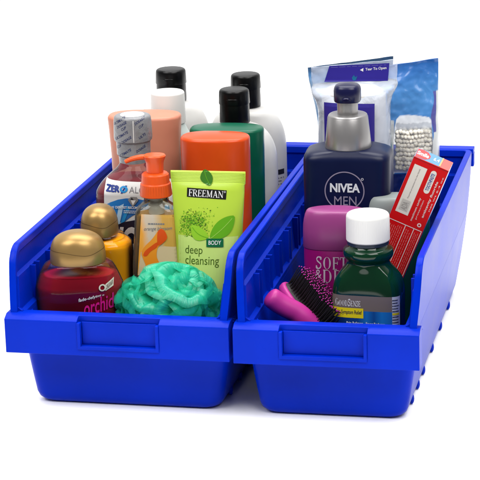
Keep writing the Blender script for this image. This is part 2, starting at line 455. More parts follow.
def make_bin(W, slot, loc, rz, label, feet_side):
    L, H = 45.4, 15.35
    root = bpy.data.objects.new('shelf_bin', None); COL.objects.link(root)
    root.location = Vector(loc) * S; root.rotation_euler = (0, 0, rz)
    tag(root, label, 'storage bin', 'blue plastic shelf bins')
    inset = lambda z: 1.74 * max(0, 1 - z / H) ** 1.7
    yf0 = lambda z: 2.85 - .035 * z
    yr0 = lambda z: L - 0.2 - 1.9 * (1 - z / H)
    b = MB()
    # the tub proper: rounded box, outer skin up to the lip, then the inside and the floor
    def ring(z, d, r):
        x0, x1, y0, y1 = inset(z) + d[0], W - inset(z) - d[0], yf0(z) + d[1], yr0(z) - d[2]; pts = []
        for cx, cy, rr, a0 in ((x0 + r, y0 + r, r, 270), (x0 + 1.2, y1 - 1.2, 1.2, 180), (x1 - 1.2, y1 - 1.2, 1.2, 90), (x1 - r, y0 + r, r, 0)):
            for i in range(9):
                a = rad(a0 - 90 * i / 8); pts.append((cx + rr * math.cos(a), cy + rr * math.sin(a)))
        return pts
    rows = [(z, (d, d, d), 1.3) for z, d in ((0, .95), (.06, .6), (.22, .32), (.5, .1), (.95, 0), (2, 0), (3.5, 0), (5, 0), (6.5, 0), (7.7, 0), (8.7, 0), (9.05, 0))]
    rows += [(z, (t, .4, .5), 1.0) for z, t in ((9.05, 1.2), (4, 1.2), (1.2, 1.25), (.5, 1.6), (.32, 2.2))]
    N = 36; vs = [(x, y, z) for z, d, c in rows for x, y in ring(z, d, c)]; fs = []
    for k in range(len(rows) - 1):
        for i in range(N):
            j = (i + 1) % N; fs.append((k * N + i, k * N + j, (k + 1) * N + j, (k + 1) * N + i))
    fs.append(tuple(range(N))); fs.append(tuple((len(rows) - 1) * N + i for i in range(N)))
    b.add(vs, fs)
    # side and back walls above the lip: one profile swept round three sides, front ends leaning back
    R = 1.5
    def htop(off):
        return H - R + R * math.sqrt(max(0, 1 - (max(0, R - off) / R) ** 2)) if off is not None else H
    def section(off):
        h = htop(off); out = [(9.05, 0), (9.4, 0), (10.5, 0), (11.8, 0), (13, 0), (h - .75, 0), (h - .08, 0), (h, .08)]
        inn = [(h, .56), (h - .08, .64), (h - .7, .64), (h - .9, .42), (12.75, .42), (12.6, .8), (9.6, .82), (9.4, 1.2), (9.05, 1.2)]
        if off is not None and off < .4: inn = [(z, max(d, .66) if k > 1 else d) for k, (z, d) in enumerate(inn)]
        if off is not None and off < .4: inn = [(z, min(d, .66)) for z, d in inn]
        return out + inn
    st = []                                     # stations: (kind, value)
    offs = [0, .08, .38, .42, .65, .95, 1.3, 1.7]
    mids = [5 + 2.5 * i for i in range(16)]
    st += [('f', o) for o in offs] + [('y', y) for y in mids] + [('c', a) for a in (0, 15, 30, 45, 60, 75, 90)]
    half = len(st); vs = []; fs = []
    def place(kind, v, z, d, flip):
        if kind == 'f': x, y = inset(z) + d, .8 + (z - 9.05) * .30 + v
        elif kind == 'y': x, y = inset(z) + d, v
        else:
            r = max(1.2 - d, .02); cx, cy = inset(z) + d + r, yr0(z) - d - r
            x, y = cx - r * math.cos(rad(v)), cy + r * math.sin(rad(v))
        return ((W - x) if flip else x, y, z)
    seq = [(k, v, False) for k, v in st] + [(k, v, True) for k, v in reversed(st)]
    for k, v, fl in seq:
        vs += [place(k, v, z, d, fl) for z, d in section(v if k == 'f' else None)]
    n = 17
    for a_ in range(len(seq) - 1):
        for i in range(n):
            j = (i + 1) % n; fs.append((a_ * n + i, a_ * n + j, (a_ + 1) * n + j, (a_ + 1) * n + i))
    fs.append(tuple(range(n))); fs.append(tuple((len(seq) - 1) * n + i for i in range(n)))
    b.add(vs, fs)
    # flanged front edges of the side walls, divider ribs, ribs under the sides
    for sx in (0, 1):
        X = (lambda x: x) if sx == 0 else (lambda x: W - x)
        for y in [5.6 + 4.9 * i for i in range(8)]:
            for dy in (0, 1.25):
                x0, x1 = sorted((X(.9), X(1.45))); b.box((x0, y + dy, 9.4), (x1, y + dy + .3, 12.72))
    for y in (7.3, 11.4, 15.5, 22.3, 29.3, 36.3):
        for X in (1.72, W - 1.72):
            b.ball((X, y, .55), .30, 14, 12, sc=(.85, 1.1, 1.8))
    b.build('tub', M_BLUE, root, merge=True, ang=30, bevel=.05, bang=40)
    # front lip: notched apron, top plate, chamfers
    a, c = slot; zt, zb = 9.13, 5.86; rec = .75
    xs = [0, .3, a - .3, a, c, c + .3, W - .3, W]; ys = [0, .3, rec, rec + .3, 1.85, 2.95]; tz = [zt, zt + .16, zt + .38, zt + .38, zt + .38, zt - .06]; zs = [zb, zb + .95, zt - .3, zt]
    def solid(i, j, k):
        if not (0 <= i < 7 and 0 <= j < 5 and 0 <= k < 3): return False
        mid = i == 3
        if k == 2 and not (mid and j < 2): return True
        if j == 4: return False
        if i in (0, 6): return True
        if mid: return j == 2 or (k == 0 and j < 2)
        if i in (2, 4) and j < 3: return True
        return j == 0
    f = MB(); idx = {}; cv = []; cf = []
    def vid(i, j, k):
        if (i, j, k) not in idx: idx[(i, j, k)] = len(cv); cv.append((xs[i], ys[j], zs[k] + (tz[j] - zt if k > 1 else 0)))
        return idx[(i, j, k)]
    for i in range(7):
        for j in range(5):
            for k in range(3):
                if not solid(i, j, k): continue
                for d, q in (((-1, 0, 0), ((0, 0, 0), (0, 0, 1), (0, 1, 1), (0, 1, 0))), ((1, 0, 0), ((1, 0, 0), (1, 1, 0), (1, 1, 1), (1, 0, 1))),
                             ((0, -1, 0), ((0, 0, 0), (1, 0, 0), (1, 0, 1), (0, 0, 1))), ((0, 1, 0), ((0, 1, 0), (0, 1, 1), (1, 1, 1), (1, 1, 0))),
                             ((0, 0, -1), ((0, 0, 0), (0, 1, 0), (1, 1, 0), (1, 0, 0))), ((0, 0, 1), ((0, 0, 1), (1, 0, 1), (1, 1, 1), (0, 1, 1)))):
                    if not solid(i + d[0], j + d[1], k + d[2]): cf.append(tuple(vid(i + p[0], j + p[1], k + p[2]) for p in q))
    f.add(cv, cf)
    for sx in (0, 1):         # diagonal gussets where the walls meet the lip
        q = [(.5, zt + .385), (1.45, zt + .385), (.5, zt + 1.15)]
        if sx: q = [(W - x, z) for x, z in q]
        f.prism(q, 1.35, 1.75)
    lip = f.build('front_lip', M_BLUE, root, bevel=.07, ang=30, bang=30, bseg=3)
    h = MB()                  # U-shaped card holder framing the recess
    w = .3
    h.prism([(a - .02, zt - .12), (a - .02, zb + .62), (c + .02, zb + .62), (c + .02, zt - .12), (c - w, zt - .12), (c - w, zb + .62 + w), (a + w, zb + .62 + w), (a + w, zt - .12)], -.12, .5)
    h.prism([(a + w, zb + .95 + .004), (c - w, zb + .95 + .004), (c - w, zt - .15), (a + w, zt - .15)], rec - .22, rec - .05)
    h.build('label_holder', M_BLUE, lip, bevel=.05, ang=30, bang=30)
    e = MB()                  # hanging rim along the back
    e.box((-.1, L - .55, H - .5), (W + .1, L + 1.0, H + .05))
    e.prism([(-.1, H - .5), (-.1, H - 2.0), (.25, H - 2.0), (.25, H - .5)], L - .1, L + 1.0)
    e.prism([(W + .1, H - .5), (W + .1, H - 2.0), (W - .25, H - 2.0), (W - .25, H - .5)], L - .1, L + 1.0)
    e.box((.25, L + .7, H - 1.4), (W - .25, L + 1.0, H - .5))
    e.build('hanging_rim', M_BLUE, root, bevel=.1, ang=30, bang=30)
    return root

make_bin(21.3, (7.0, 14.72), (0, 0, 0), 0, 'wider blue plastic shelf bin, full of bottles with a teal mesh pouf in front', 0)
make_bin(16.97, (4.25, 12.25), (21.72, -.28, 0.0), rad(.6), 'narrower blue plastic shelf bin holding the navy pump bottle and pink hairbrush', 1)
BIN = 0.34

# ------------------------------------------------------------------ common materials
M_WHITE = mat('white_plastic', (.68, .67, .65), rough=.32, sss=.15, sssr=(.5, .45, .4), var=.03)
M_CAPW = mat('white_cap', (.86, .86, .84), rough=.4, bump=.04, bscale=80)
M_BLACK = mat('black_cap', (.003, .003, .0035), rough=.3, spec=.22, bump=.05, bscale=50)
M_GOLD = mat('gold_cap', (.42, .26, .088), rough=.34, metal=.55, var=.06, vscale=4)
M_INKD = mat('dark_ink', (.02, .02, .025), rough=.5)
M_INKG = mat('grey_ink', (.22, .22, .24), rough=.5)
M_INKW = mat('white_ink', (.85, .85, .85), rough=.5)
M_PAPER = mat('label_paper', (.78, .78, .77), rough=.4)

# ------------------------------------------------------------------ tall white bottles at the back of the left bin
def white_bottle(px, py, Y, half, body_y, cap, label, capmat=M_BLACK, text=None, rz=4, ry_k=.62):
    it = Item('shampoo_bottle', label, 'bottle', px, py, Y, rz, BIN, 'tall white bottles at the back')
    t = (CAM - it.o).length / FL
    zs = it.z(px, body_y)                        # where the cap meets the shoulder
    R = half * t; x0, x1, yt = cap; cr = (x1 - x0) / 2 * t; zc = it.z(px, yt)
    body = rounded_bottom(0, R * .97, R * ry_k, 2.4, .4) + [(zs * .35, R, R * ry_k, 2.3), (zs - 4.6, R, R * ry_k, 2.3)]
    sh = [(zs - 3.4, R * .985, R * ry_k * .99, 2.2), (zs - 2.2, R * .92, R * ry_k * .94, 2.1), (zs - 1.2, R * .8, R * ry_k * .86, 2), (zs - .5, R * .62, R * .5, 2), (zs - .1, cr * .98, cr * .96, 2)]
    secs = body + catmull([body[-1]] + sh, 4)[1:] + [(zs + .3, cr * .9, cr * .9, 2)]
    MB().loft(secs, 72).build('body', M_WHITE, it.root, ang=50)
    c = MB(); cs = [(zs, cr * .97, cr * .97, 2), (zs + .1, cr, cr, 2), (zc - 1.2, cr * .97, cr * .97, 2)] + rounded_top(zc - .35, cr * .96, cr * .96, 2, .12)
    c.loft(cs, 48)
    cap_o = c.build('cap', capmat, it.root, ang=40)
    if capmat is M_BLACK:                        # flip lid with its thumb dip and seam
        d = MB()
        d.loft([(zc - 1.55, cr * 1.012, cr * 1.012, 2), (zc - 1.5, cr * 1.025, cr * 1.025, 2), (zc - .45, cr * .995, cr * .995, 2)] + rounded_top(zc, cr * .985, cr * .985, 2, .3), 48)
        d.ball((0, -cr * .9, zc - .95), .42, 14, 8, sc=(1.5, .5, .45))
        d.build('flip_lid', M_BLACK, cap_o, ang=40)
    if text: text(it, secs, t)
    return it

def text_dark(it, secs, t):
    f = surf_of(secs); p = Print(f); yl = -1.5
    R = secs[10][1]
    z0 = it.P(280, 168.5)[1]
    p.rect(-.2 * R, z0 - .28, .985 * R, z0 + .28, M_INKD, 40, 2)
    p.lines([(-.1 * R, z0 - 4.2), (.975 * R, z0 - 4.2), (.975 * R, z0 - .5), (-.1 * R, z0 - .5)], 11, M_INKG, (1, 1), .45, seed=4)
    p.build('lettering', it.root)

white_bottle(173, 130, 40.5, 37, 100, (158, 187.5, 68.5), 'white bottle with a glossy black cap behind the white screw-capped bottle')
white_bottle(247, 130, 41.0, 38.5, 106, (232, 261, 73.5), 'white black-capped bottle with a dark printed stripe on its side, nearest the back rim', text=text_dark)
white_bottle(235.5, 140, 35.4, 41, 122, (220, 249.7, 88.5), 'white bottle with black cap standing right behind the green bottle')
def capped_white():
    it = Item('lotion_bottle', 'white bottle with white screw cap behind the salmon bottle', 'bottle', 168.5, 120, 34.0, 4, BIN)
    zs = it.z(168, 121); zt = it.z(168, 91)
    secs = rounded_bottom(0, 3.0, 1.9, 2.4, .4) + [(zs - 4, 3.0, 1.9, 2.4), (zs - 2.0, 2.6, 1.8, 2.3), (zs - .9, 2.0, 1.7, 2.1), (zs - .3, 1.72, 1.65, 2), (zs + .3, 1.6, 1.6, 2)]
    MB().loft(secs, 64).build('body', mat('frosted_plastic', (.62, .70, .68), rough=.35, sss=.1), it.root, ang=50)
    c = MB(); c.loft([(zs - .1, 1.80, 1.80, 2), (zs + .1, 1.84, 1.84, 2)] + rounded_top(zt, 1.78, 1.78, 2, .25), 64)
    c.build('cap', M_CAPW, it.root, ang=40)
    f = surf_of(secs); p = Print(f)
    p.rect(-2.0, zs - 3.3, 2.4, zs - 1.8, mat('grey_band', (.35, .38, .40), rough=.4), 24, 4)
    p.lines([(-1.5, zs - 3.1), (2.0, zs - 3.1), (2.0, zs - 2.0), (-1.5, zs - 2.0)], 3, M_INKW, (.9, 1), .4, lift=2)
    p.build('label', it.root)
capped_white()

# ------------------------------------------------------------------ flat-sided salmon, green and orange bottles
def oval_bottle(name, label, cx, py, Y, top_y, x0, x1, xb0, xb1, yb, ry, m, rz, r=.38, dome=.2, n=2.5):
    it = Item(name, label, 'bottle', cx, py, Y, rz, BIN)
    t = (CAM - it.o).length / FL
    zt = it.z(cx, top_y); zb = it.z(cx, yb)
    R = (x1 - x0) / 2 * t; Rb = (xb1 - xb0) / 2 * t
    k = (R - Rb) / (zt - zb); R0 = max(R - k * zt, R * .8)
    secs = rounded_bottom(0, R0, ry * R0 / R, n, .4) + [(zt * .3, R0 + (R - R0) * .3, ry * .95, n), (zt * .6, R0 + (R - R0) * .6, ry * .97, n), (zt * .8, R - k * zt * .2, ry, n), (zt - 1.6, R - k * 1.6, ry, n)]
    secs += rounded_top(zt, R, ry, n, r, dome)
    MB().loft(secs, 96, cap1=True).build('body', m, it.root, ang=50)
    return it, secs
oval_bottle('conditioner_bottle', 'salmon pink flat-topped bottle behind the mouthwash', 145.5, 140, 29.5, 113.5, 109.5, 181.5, 111.5, 178, 165, 2.3,
            mat('salmon_plastic', srgb(212, 138, 112), rough=.36, sss=.12, sssr=(.5, .25, .15), var=.03), 6)
oval_bottle('conditioner_bottle', 'dark green flat-topped bottle behind the orange one', 227.5, 150, 29.5, 126.5, 191, 264, 191.5, 263, 195, 2.1,
            mat('green_plastic', (.003, .115, .060), rough=.3, var=.05), 3)
oval_bottle('conditioner_bottle', 'bright orange flat-topped bottle behind the lime green tube', 216, 165, 24.0, 135, 181.5, 249.5, 183.5, 251, 195, 2.2,
            mat('orange_plastic', (.75, .075, .008), rough=.3, var=.04), 3)

# ------------------------------------------------------------------ mouthwash
def mouthwash():
    it = Item('mouthwash_bottle', 'clear mouthwash bottle of dark red liquid with silver wrapped cap', 'bottle', 135.5, 190, 19.0, 5, BIN)
    t = (CAM - it.o).length / FL; Z = lambda y: it.z(135, y)
    prof = [(Z(250), 3.85), (Z(200), 3.85), (Z(192), 3.82), (Z(187), 3.7), (Z(181), 3.3), (Z(175), 2.7), (Z(169), 2.0), (Z(165), 1.6), (Z(161), 1.42), (Z(150), 1.4)]
    ryf = lambda r: min(2.7, .55 * r + .72) if r > 1.7 else r
    def nf(r): return 3.4 if r > 3.5 else (2.6 if r > 2.4 else 2.0)
    sec = catmull([(z, r, ryf(r), nf(r)) for z, r in prof], 4)
    shell = rounded_bottom(0, 3.85, 2.7, 3.4, .4) + [s for s in sec]
    MB().loft(shell, 80, cap1=False).build('body', film('clear_bottle', (.93, .88, .92), haze=.03, hazecol=(.7, .58, .62), edge=.08, rough=.04, ior=1.2), it.root, ang=60)
    zl = Z(176.5)
    liq = [(z, r - .14, ry - .14, n) for z, r, ry, n in shell if z < zl] 
    last = [s for s in shell if s[0] >= zl][0]; liq.append((zl, last[1] - .12, last[2] - .12, last[3]))
    MB().loft(liq, 80).build('liquid', mat('red_mouthwash', (.24, .002, .014), rough=.4, spec=.05, trans=.1, ior=1.33), it.root, ang=60)
    # cap in printed shrink wrap
    M_WRAP = mat('silver_wrap', (.24, .245, .26), rough=.33, spec=.5, bump=.35, bscale=22, var=.12, vscale=7)
    zt, zm, zlow = Z(114.5), Z(139.5), Z(155)
    cs = [(Z(161), 1.45, 1.45, 2), (zlow + .05, 1.5, 1.5, 2), (zlow + .2, 1.66, 1.66, 2), (zm - .12, 1.68, 1.68, 2), (zm + .05, 1.85, 1.85, 2), (zm + .3, 1.9, 1.9, 2), (zt - .6, 1.86, 1.86, 2)] + rounded_top(zt, 1.82, 1.82, 2, .3)
    cap = MB().loft(cs, 64).build('cap', M_WRAP, it.root, ang=28)
    top = MB().loft([(zt + .01, 1.2, 1.2, 2), (zt + .06, 1.15, 1.15, 2)], 40).build('cap_top', M_CAPW, cap)
    f = surf_of(cs); p = Print(f, .012); ink = mat('navy_print', (.02, .03, .12), rough=.4)
    r = random.Random(3)
    for (u, y, words) in [(-1.05, 119, 'ULTIMATE'), (-.75, 122.5, 'DOSAGE'), (-.55, 126, 'CUP'), (1.0, 119, 'DOSAGE'), (1.15, 124, 'CUP'), (-.8, 133, 'ULTIMATE'), (-.3, 137, 'DOSAGE'), (1.2, 134, 'ULTI'), 
                          (-.6, 151, 'ULTIMATE'), (1.0, 147, 'DOSAGE'), (-1.2, 145, 'CUP')]:
        z = Z(y); w = .17 * len(words) * (.8 if u > .5 else 1); h = .26
        s = .62
        q = [(u - w / 2, z - w / 2 * s), (u + w / 2, z + w / 2 * s), (u + w / 2 - .06, z + w / 2 * s + h), (u - w / 2 - .06, z - w / 2 * s + h)]
        q = [(max(-1.7, min(1.7, a)), b) for a, b in q]
        p.text(words, q, ink, bold=.02)
    p.rect(.35, zm + .1, .43, zt - .25, mat('seam_shine', (.75, .74, .72), rough=.25), 2, 8)  # highlight down the wrap's seam, painted on as a pale strip
    p.build('lettering', cap)
    # front label
    f = surf_of(shell); p = Print(f, .03); yl = -2.7
    P = lambda x, y: it.P(x, y, yl)
    Lb = [P(104, 262), P(171, 265), P(171, 184.5), P(103.5, 181.5)]
    p.grid(Lb, M_PAPER, 60, 90, 1)
    blue = gradmat('blue_swirl', [(0, (.55, .75, .90)), (.35, (.02, .22, .62)), (.75, (.01, .12, .45)), (1, (.10, .42, .80))], 'X', -3.6, 3.2, .4, .8, 25)
    navy = mat('label_navy', (.006, .01, .035), rough=.4); deep = mat('label_blue', (.012, .04, .26), rough=.4); cyan = mat('label_cyan', (.02, .30, .70), rough=.4)
    sky = mat('label_pale_blue', (.45, .66, .86), rough=.4)
    p.heavy('ZER', it.Q(105.6, 186, 119.0, 191.6, yl, .5), deep, .06, 2.2)
    p.heavy('O', it.Q(120.2, 186.6, 127.0, 192.2, yl, .2), cyan, .07, 2.2)
    p.text('/', it.Q(120.5, 185.8, 127, 193.2, yl, .2), deep, .01, lift=3)
    p.text('ALCOHOL', it.Q(129, 187, 168, 193, yl, 1.0), M_INKG, -.004, lift=2)
    arc = [P(104, 206), P(110, 202.5), P(118, 199.5), P(126, 198.2), P(136, 198.5), P(146, 200.5), P(158, 204), P(170, 209), P(170, 232), P(150, 214), P(140, 212), P(132, 216), P(124, 222), P(116, 222), P(108, 216)]
    p.poly(arc, blue, 2)
    p.poly([P(114, 231), P(119, 206), P(124, 203.5), P(121, 218), P(118, 231)], sky, 3)
    p.poly([P(120, 226), P(127, 205), P(131, 207), P(127, 215), P(123, 226)], cyan, 3.4)
    p.poly([P(128, 199.5), P(131, 196.5), P(137, 196.8), P(138.5, 200), P(133, 206.8)], mat('diamond_grey', (.28, .27, .27), rough=.25), 4)
    p.poly([P(131, 199.8), P(136, 200), P(133.2, 205)], M_INKW, 5)
    p.poly([P(130.5, 199.3), P(132, 197.2), P(134, 199.4)], M_INKD, 5.3)
    p.text('#1 DENTIST RECOMMENDED', it.Q(111.5, 205.5, 150, 208.3, yl, .8), M_INKW, .02, lift=6)
    p.lines(it.Q(124, 209.5, 140, 213, yl, .5), 2, M_INKW, (.8, 1), .45, lift=6)
    p.poly([P(114, 226), P(124, 221.5), P(136, 219.5), P(150, 221), P(170, 227), P(170, 262), P(113, 262)], navy, 7)
    p.text('IC', it.Q(117, 226, 137, 251, yl, .5), M_INKW, .05, .25, lift=8)
    p.build('label', it.root)
mouthwash()

# ------------------------------------------------------------------ orange pump soap
def pump_soap():
    it = Item('soap_bottle', 'small clear soap bottle with a bright orange pump beside the lime tube', 'bottle', 157.5, 230, 13.0, 6, BIN)
    t = (CAM - it.o).length / FL; Z = lambda y: it.z(157, y)
    M_OR = mat('orange_pump', (.86, .10, .012), rough=.3, sss=.25, sssr=(.6, .2, .05))
    zs = Z(209)
    base = rounded_bottom(0, 2.75, 1.75, 5, .4)
    shell = base + [(Z(262), 2.42, 1.7, 5), (Z(235), 2.2, 1.6, 5), (Z(214), 2.02, 1.5, 5), (zs, 1.94, 1.45, 4.5), (Z(206), 1.8, 1.35, 3.5), (Z(203.5), 1.5, 1.25, 2.6), (Z(201), 1.22, 1.15, 2), (Z(196), 1.15, 1.15, 2), (Z(190), 1.15, 1.15, 2)]
    MB().loft(shell, 72, cap1=False).build('body', film('clear_soap_bottle', (.86, .86, .80), haze=.02, hazecol=(.6, .6, .55), edge=.10, rough=.03, ior=1.42), it.root, ang=40)
    zl = Z(213)
    liq = [(z, rx - .14, ry - .14, n) for z, rx, ry, n in shell if z < zl] + [(zl, 1.86, 1.34, 5)]
    MB().loft(liq, 72).build('liquid', mat('olive_soap', (.60, .30, .035), rough=.12, trans=.25, ior=1.33), it.root, ang=40)
    d = MB(); d.loft([(zl + .02, .75, .75, 2), (Z(204), .8, .8, 2), (Z(203.5), .62, .62, 2), (Z(199), .62, .62, 2), (Z(198.5), .82, .82, 2), (Z(193), .82, .82, 2)], 32)
    d.build('dip_tube', mat('milky_plastic', (.72, .70, .64), rough=.35), it.root, ang=40)
    c = MB(); cs = [(Z(195), 1.52, 1.52, 2), (Z(194.4), 1.56, 1.56, 2), (Z(183), 1.46, 1.46, 2), (Z(182), 1.36, 1.36, 2), (Z(174), 1.30, 1.30, 2), (Z(172.6), 1.16, 1.16, 2), (Z(172), .85, .85, 2)]
    vs0 = len(c.v); c.loft(cs, 72)
    for i in range(36):        # grip ribs
        a = 2 * math.pi * i / 36; c.tube([(1.5 * math.cos(a), 1.5 * math.sin(a), Z(194)), (1.44 * math.cos(a), 1.44 * math.sin(a), Z(184))], .045, 6)
    c.build('collar', M_OR, it.root, ang=30)
    h = MB(); zt = Z(154.5)
    h.loft([(Z(173), .80, .80, 2), (Z(163), .84, .84, 2), (Z(161), .88, .86, 2), (Z(158.5), 1.0, .9, 2), (zt - .12, 1.08, .95, 2.2), (zt, .98, .85, 2.2)], 40)
    A = it.P(153, 156.5); B = it.P(125.5, 160.5)
    path = catmull([(A[0] + .6, 0, A[1] - .12), (A[0], 0, A[1] - .1), ((A[0] * .6 + B[0] * .4), -.05, A[1] - .05), ((A[0] * .25 + B[0] * .75), -.1, (A[1] + B[1]) / 2 - .02), (B[0], -.12, B[1] - .1)], 5)
    h.tube(path, [.42 - .17 * i / (len(path) - 1) for i in range(len(path))], 14, flat=.8)
    h.build('pump_head', M_OR, it.root, ang=40)
    f = surf_of(shell); p = Print(f, .015); yl = -1.55; P = lambda x, y: it.P(x, y, yl)
    art = gradmat('soap_artwork', [(0, (.90, .30, .01)), (.34, (.95, .42, .05)), (.52, (.72, .58, .44)), (.72, (.68, .58, .46)), (1, (.68, .38, .07))], 'X', -1.6, 1.9, .4, .9, 22)
    p.grid([P(137.8, 275), P(178.5, 275), P(173.5, 215.5), P(141, 214.5)], art, 16, 20, 1)
    p.poly([P(141, 252), P(150, 248), P(165, 246), P(176, 247), P(178, 262), P(178, 275), P(138, 275)], gradmat('soap_gold', [(0, (.60, .26, .03)), (1, (.74, .55, .33))], 'Z', 3, 11, .4, 1.2, 30), 2)
    p.lines(it.Q(148, 222.5, 169, 225, yl, .3), 1, M_INKG, (.75, .95), .55, lift=3)
    p.text('orange blossom', it.Q(144, 227, 172, 231.5, yl, -.6), M_INKG, -.004, .3, lift=3.2)
    o1 = gradmat('peel_orange', [(0, (.85, .18, .005)), (1, (.95, .34, .02))], 'Z', 8, 14, .35, .5, 40); o2 = mat('peel_dark', (.80, .085, .004), rough=.35)
    p.blob([P(158, 231), P(152, 239), P(145, 246), P(141.8, 252.5), P(143.5, 258.5), P(146, 265), P(147, 275), P(161, 275), P(160, 264), P(157, 256), P(158, 247.5), P(163, 243), P(167.3, 238), P(165.3, 231.5), P(161.5, 228.6)], o1, 4)
    p.blob([P(158, 231.2), P(161.5, 228.8), P(165.2, 231.6), P(167.1, 237.8), P(163, 242.7), P(158.3, 245), P(157.3, 238)], o2, 5)
    p.blob([P(143.6, 255), P(145.5, 250.5), P(151, 246), P(157.2, 242), P(157.4, 246.5), P(151, 251), P(147, 255.5)], o2, 5)
    p.build('label', it.root)
pump_soap()

# ------------------------------------------------------------------ lime green tube
def lime_tube():
    it = Item('face_wash_tube', 'lime green squeeze tube with a crimped top standing right of the orange pump', 'tube', 208.5, 215, 12.3, 1, BIN)
    Z = lambda y: it.z(208, y)
    zt = Z(171)
    l = it.P(170.5, 170)[0]; r = it.P(245.5, 173)[0]; l2 = it.P(178, 262)[0]; r2 = it.P(240.5, 240)[0]
    z2 = Z(262); secs = []
    for k in range(25):
        z = zt - 1.25 - (zt - 1.25 - 3) * k / 24; s = (zt - z) / (zt - z2)
        a = l + (l2 - l) * s; b = r + (r2 - r) * s * 1.05
        ry = .2 + 2.1 * (1 - math.exp(-((zt - 1.25 - z) / 6.5) ** 1.25))
        secs.append((z, (b - a) / 2, ry, 2.2 + 1.4 * math.exp(-(zt - z) / 4), (a + b) / 2))
    secs.append((2.6, secs[-1][1] * .97, secs[-1][2] * .97, 2.1, secs[-1][4]))
    c = (l + r) / 2
    secs = list(reversed(secs)) + [(zt - 1.2, (r - l) / 2 * .992, .12, 6, c), (zt - .02, (r - l) / 2, .11, 6, c), (zt, (r - l) / 2 - .02, .08, 6, c)]
    # straight sides and flat crimp sheared a little, as the top edge drops to the right
    lime = mat('lime_plastic', (.50, .70, .06), rough=.3, spec=.4, sss=.1, sssr=(.3, .5, .1), bump=.03, bscale=6)
    M_LT = lime
    body = MB().loft(secs, 96)
    o = body.build('body', M_LT, it.root, ang=60)
    MB().loft([(0, 2.55, 2.2, 2, secs[0][4]), (.1, 2.6, 2.25, 2, secs[0][4]), (2.6, 2.65, 2.25, 2, secs[0][4])], 64).build('cap', lime, it.root, ang=40)
    f = surf_of(secs); p = Print(f, .013); yl = -1.2; P = lambda x, y: it.P(x, y, yl)
    d = MB()
    for i in range(7):         # pressed lines of the crimp
        z = zt - .2 - i * .14; d.box((c - (r - l) / 2 * .985, -.126, z), (c + (r - l) / 2 * .985, .126, z + .05))
    d.build('crimp', M_LT, it.root, smooth=False)
    pale = mat('pale_lime', (.62, .80, .22), rough=.3); blk = mat('black_box', (.012, .012, .010), rough=.35)
    dg = mat('leaf_dark', (.05, .22, .012), rough=.35); lg = mat('leaf_light', (.30, .60, .03), rough=.35); mg = mat('leaf_mid', (.13, .42, .012), rough=.35); box = mat('band_green', (.004, .14, .05), rough=.35)
    ink = mat('olive_ink', (.08, .14, .012), rough=.4); vein = mat('leaf_vein', (.32, .62, .08), rough=.35)
    p.grid([P(179.3, 290), P(237, 290), P(240.2, 237.5), P(177.2, 235.5)], pale, 20, 10, 1)
    p.poly([P(185, 190), P(224.8, 192.8), P(224.4, 201.6), P(185, 198.8)], blk, 2)
    p.serif('FREEMAN', [P(187, 197.9), P(221.5, 200.0), P(221.6, 193.7), P(187.2, 191.4)], M_INKW, lift=3)
    p.ring(P(223, 194.3), .07, .03, M_INKW, 3, 12)
    def leaf(tip, base, w, m, lift, bend=0.0, vm=None):
        A = Vector(base); B = Vector(tip); d = B - A; n = Vector((-d.y, d.x)).normalized(); L = []; R = []
        for k in range(13):
            s = k / 12; q = A + d * s + n * (bend * math.sin(math.pi * s)); ww = w * math.sin(math.pi * min(1, s * .95 + .03)) ** .75
            L.append(tuple(q + n * ww)); R.append(tuple(q - n * ww))
        p.poly(L + R[::-1], m, lift)
        if vm:
            Cn = [A + d * (k / 12) + n * (bend * math.sin(math.pi * k / 12)) for k in range(12)]
            p.poly([tuple(q + n * .03) for q in Cn] + [tuple(q - n * .03) for q in Cn[::-1]], vm, lift + 1)
    leaf(P(202, 172.2), P(208, 187.5), .6, dg, 5, .1, mg)
    rr = random.Random(5)
    for i in range(900):       # scattered green powder
        a = rr.gauss(0, 1); b = rr.gauss(0, 1)
        x = 193 + a * 7.5; y = 224 + b * 6 + max(0, -a) * 1.0
        if not (178 < x < 219 and 205 < y < 237): continue
        q = P(x, y); s = rr.uniform(.02, .085)
        p.poly([(q[0] + s * rr.uniform(.6, 1.2) * math.cos(k * 1.05), q[1] + s * rr.uniform(.5, 1) * math.sin(k * 1.05)) for k in range(6)], rr.choice([ink, dg, dg, mg]) if rr.random() < .55 else lg, 2 + .004 * (i % 400))
    leaf(P(191, 226), P(208.5, 237.5), .62, lg, 4.5, .25, mg)
    leaf(P(233, 217.5), P(211, 238), .78, mg, 4.5, -.1, vein)
    p.rect(P(207, 246)[0], P(207, 246)[1], P(223.8, 246)[0], P(207, 238)[1], box, 6, 3, 6.5)
    p.text('BODY', it.Q(209, 240.0, 221.5, 244.0, yl, .2), M_INKW, .01, lift=7.5)
    p.text('deep', it.Q(185.5, 244.8, 203.2, 255.2, yl, .4), ink, .004, lift=2)
    p.text('cleansing', it.Q(185.8, 254.6, 219.8, 265.5, yl, .9), ink, .004, lift=2)
    p.build('label', it.root)
lime_tube()

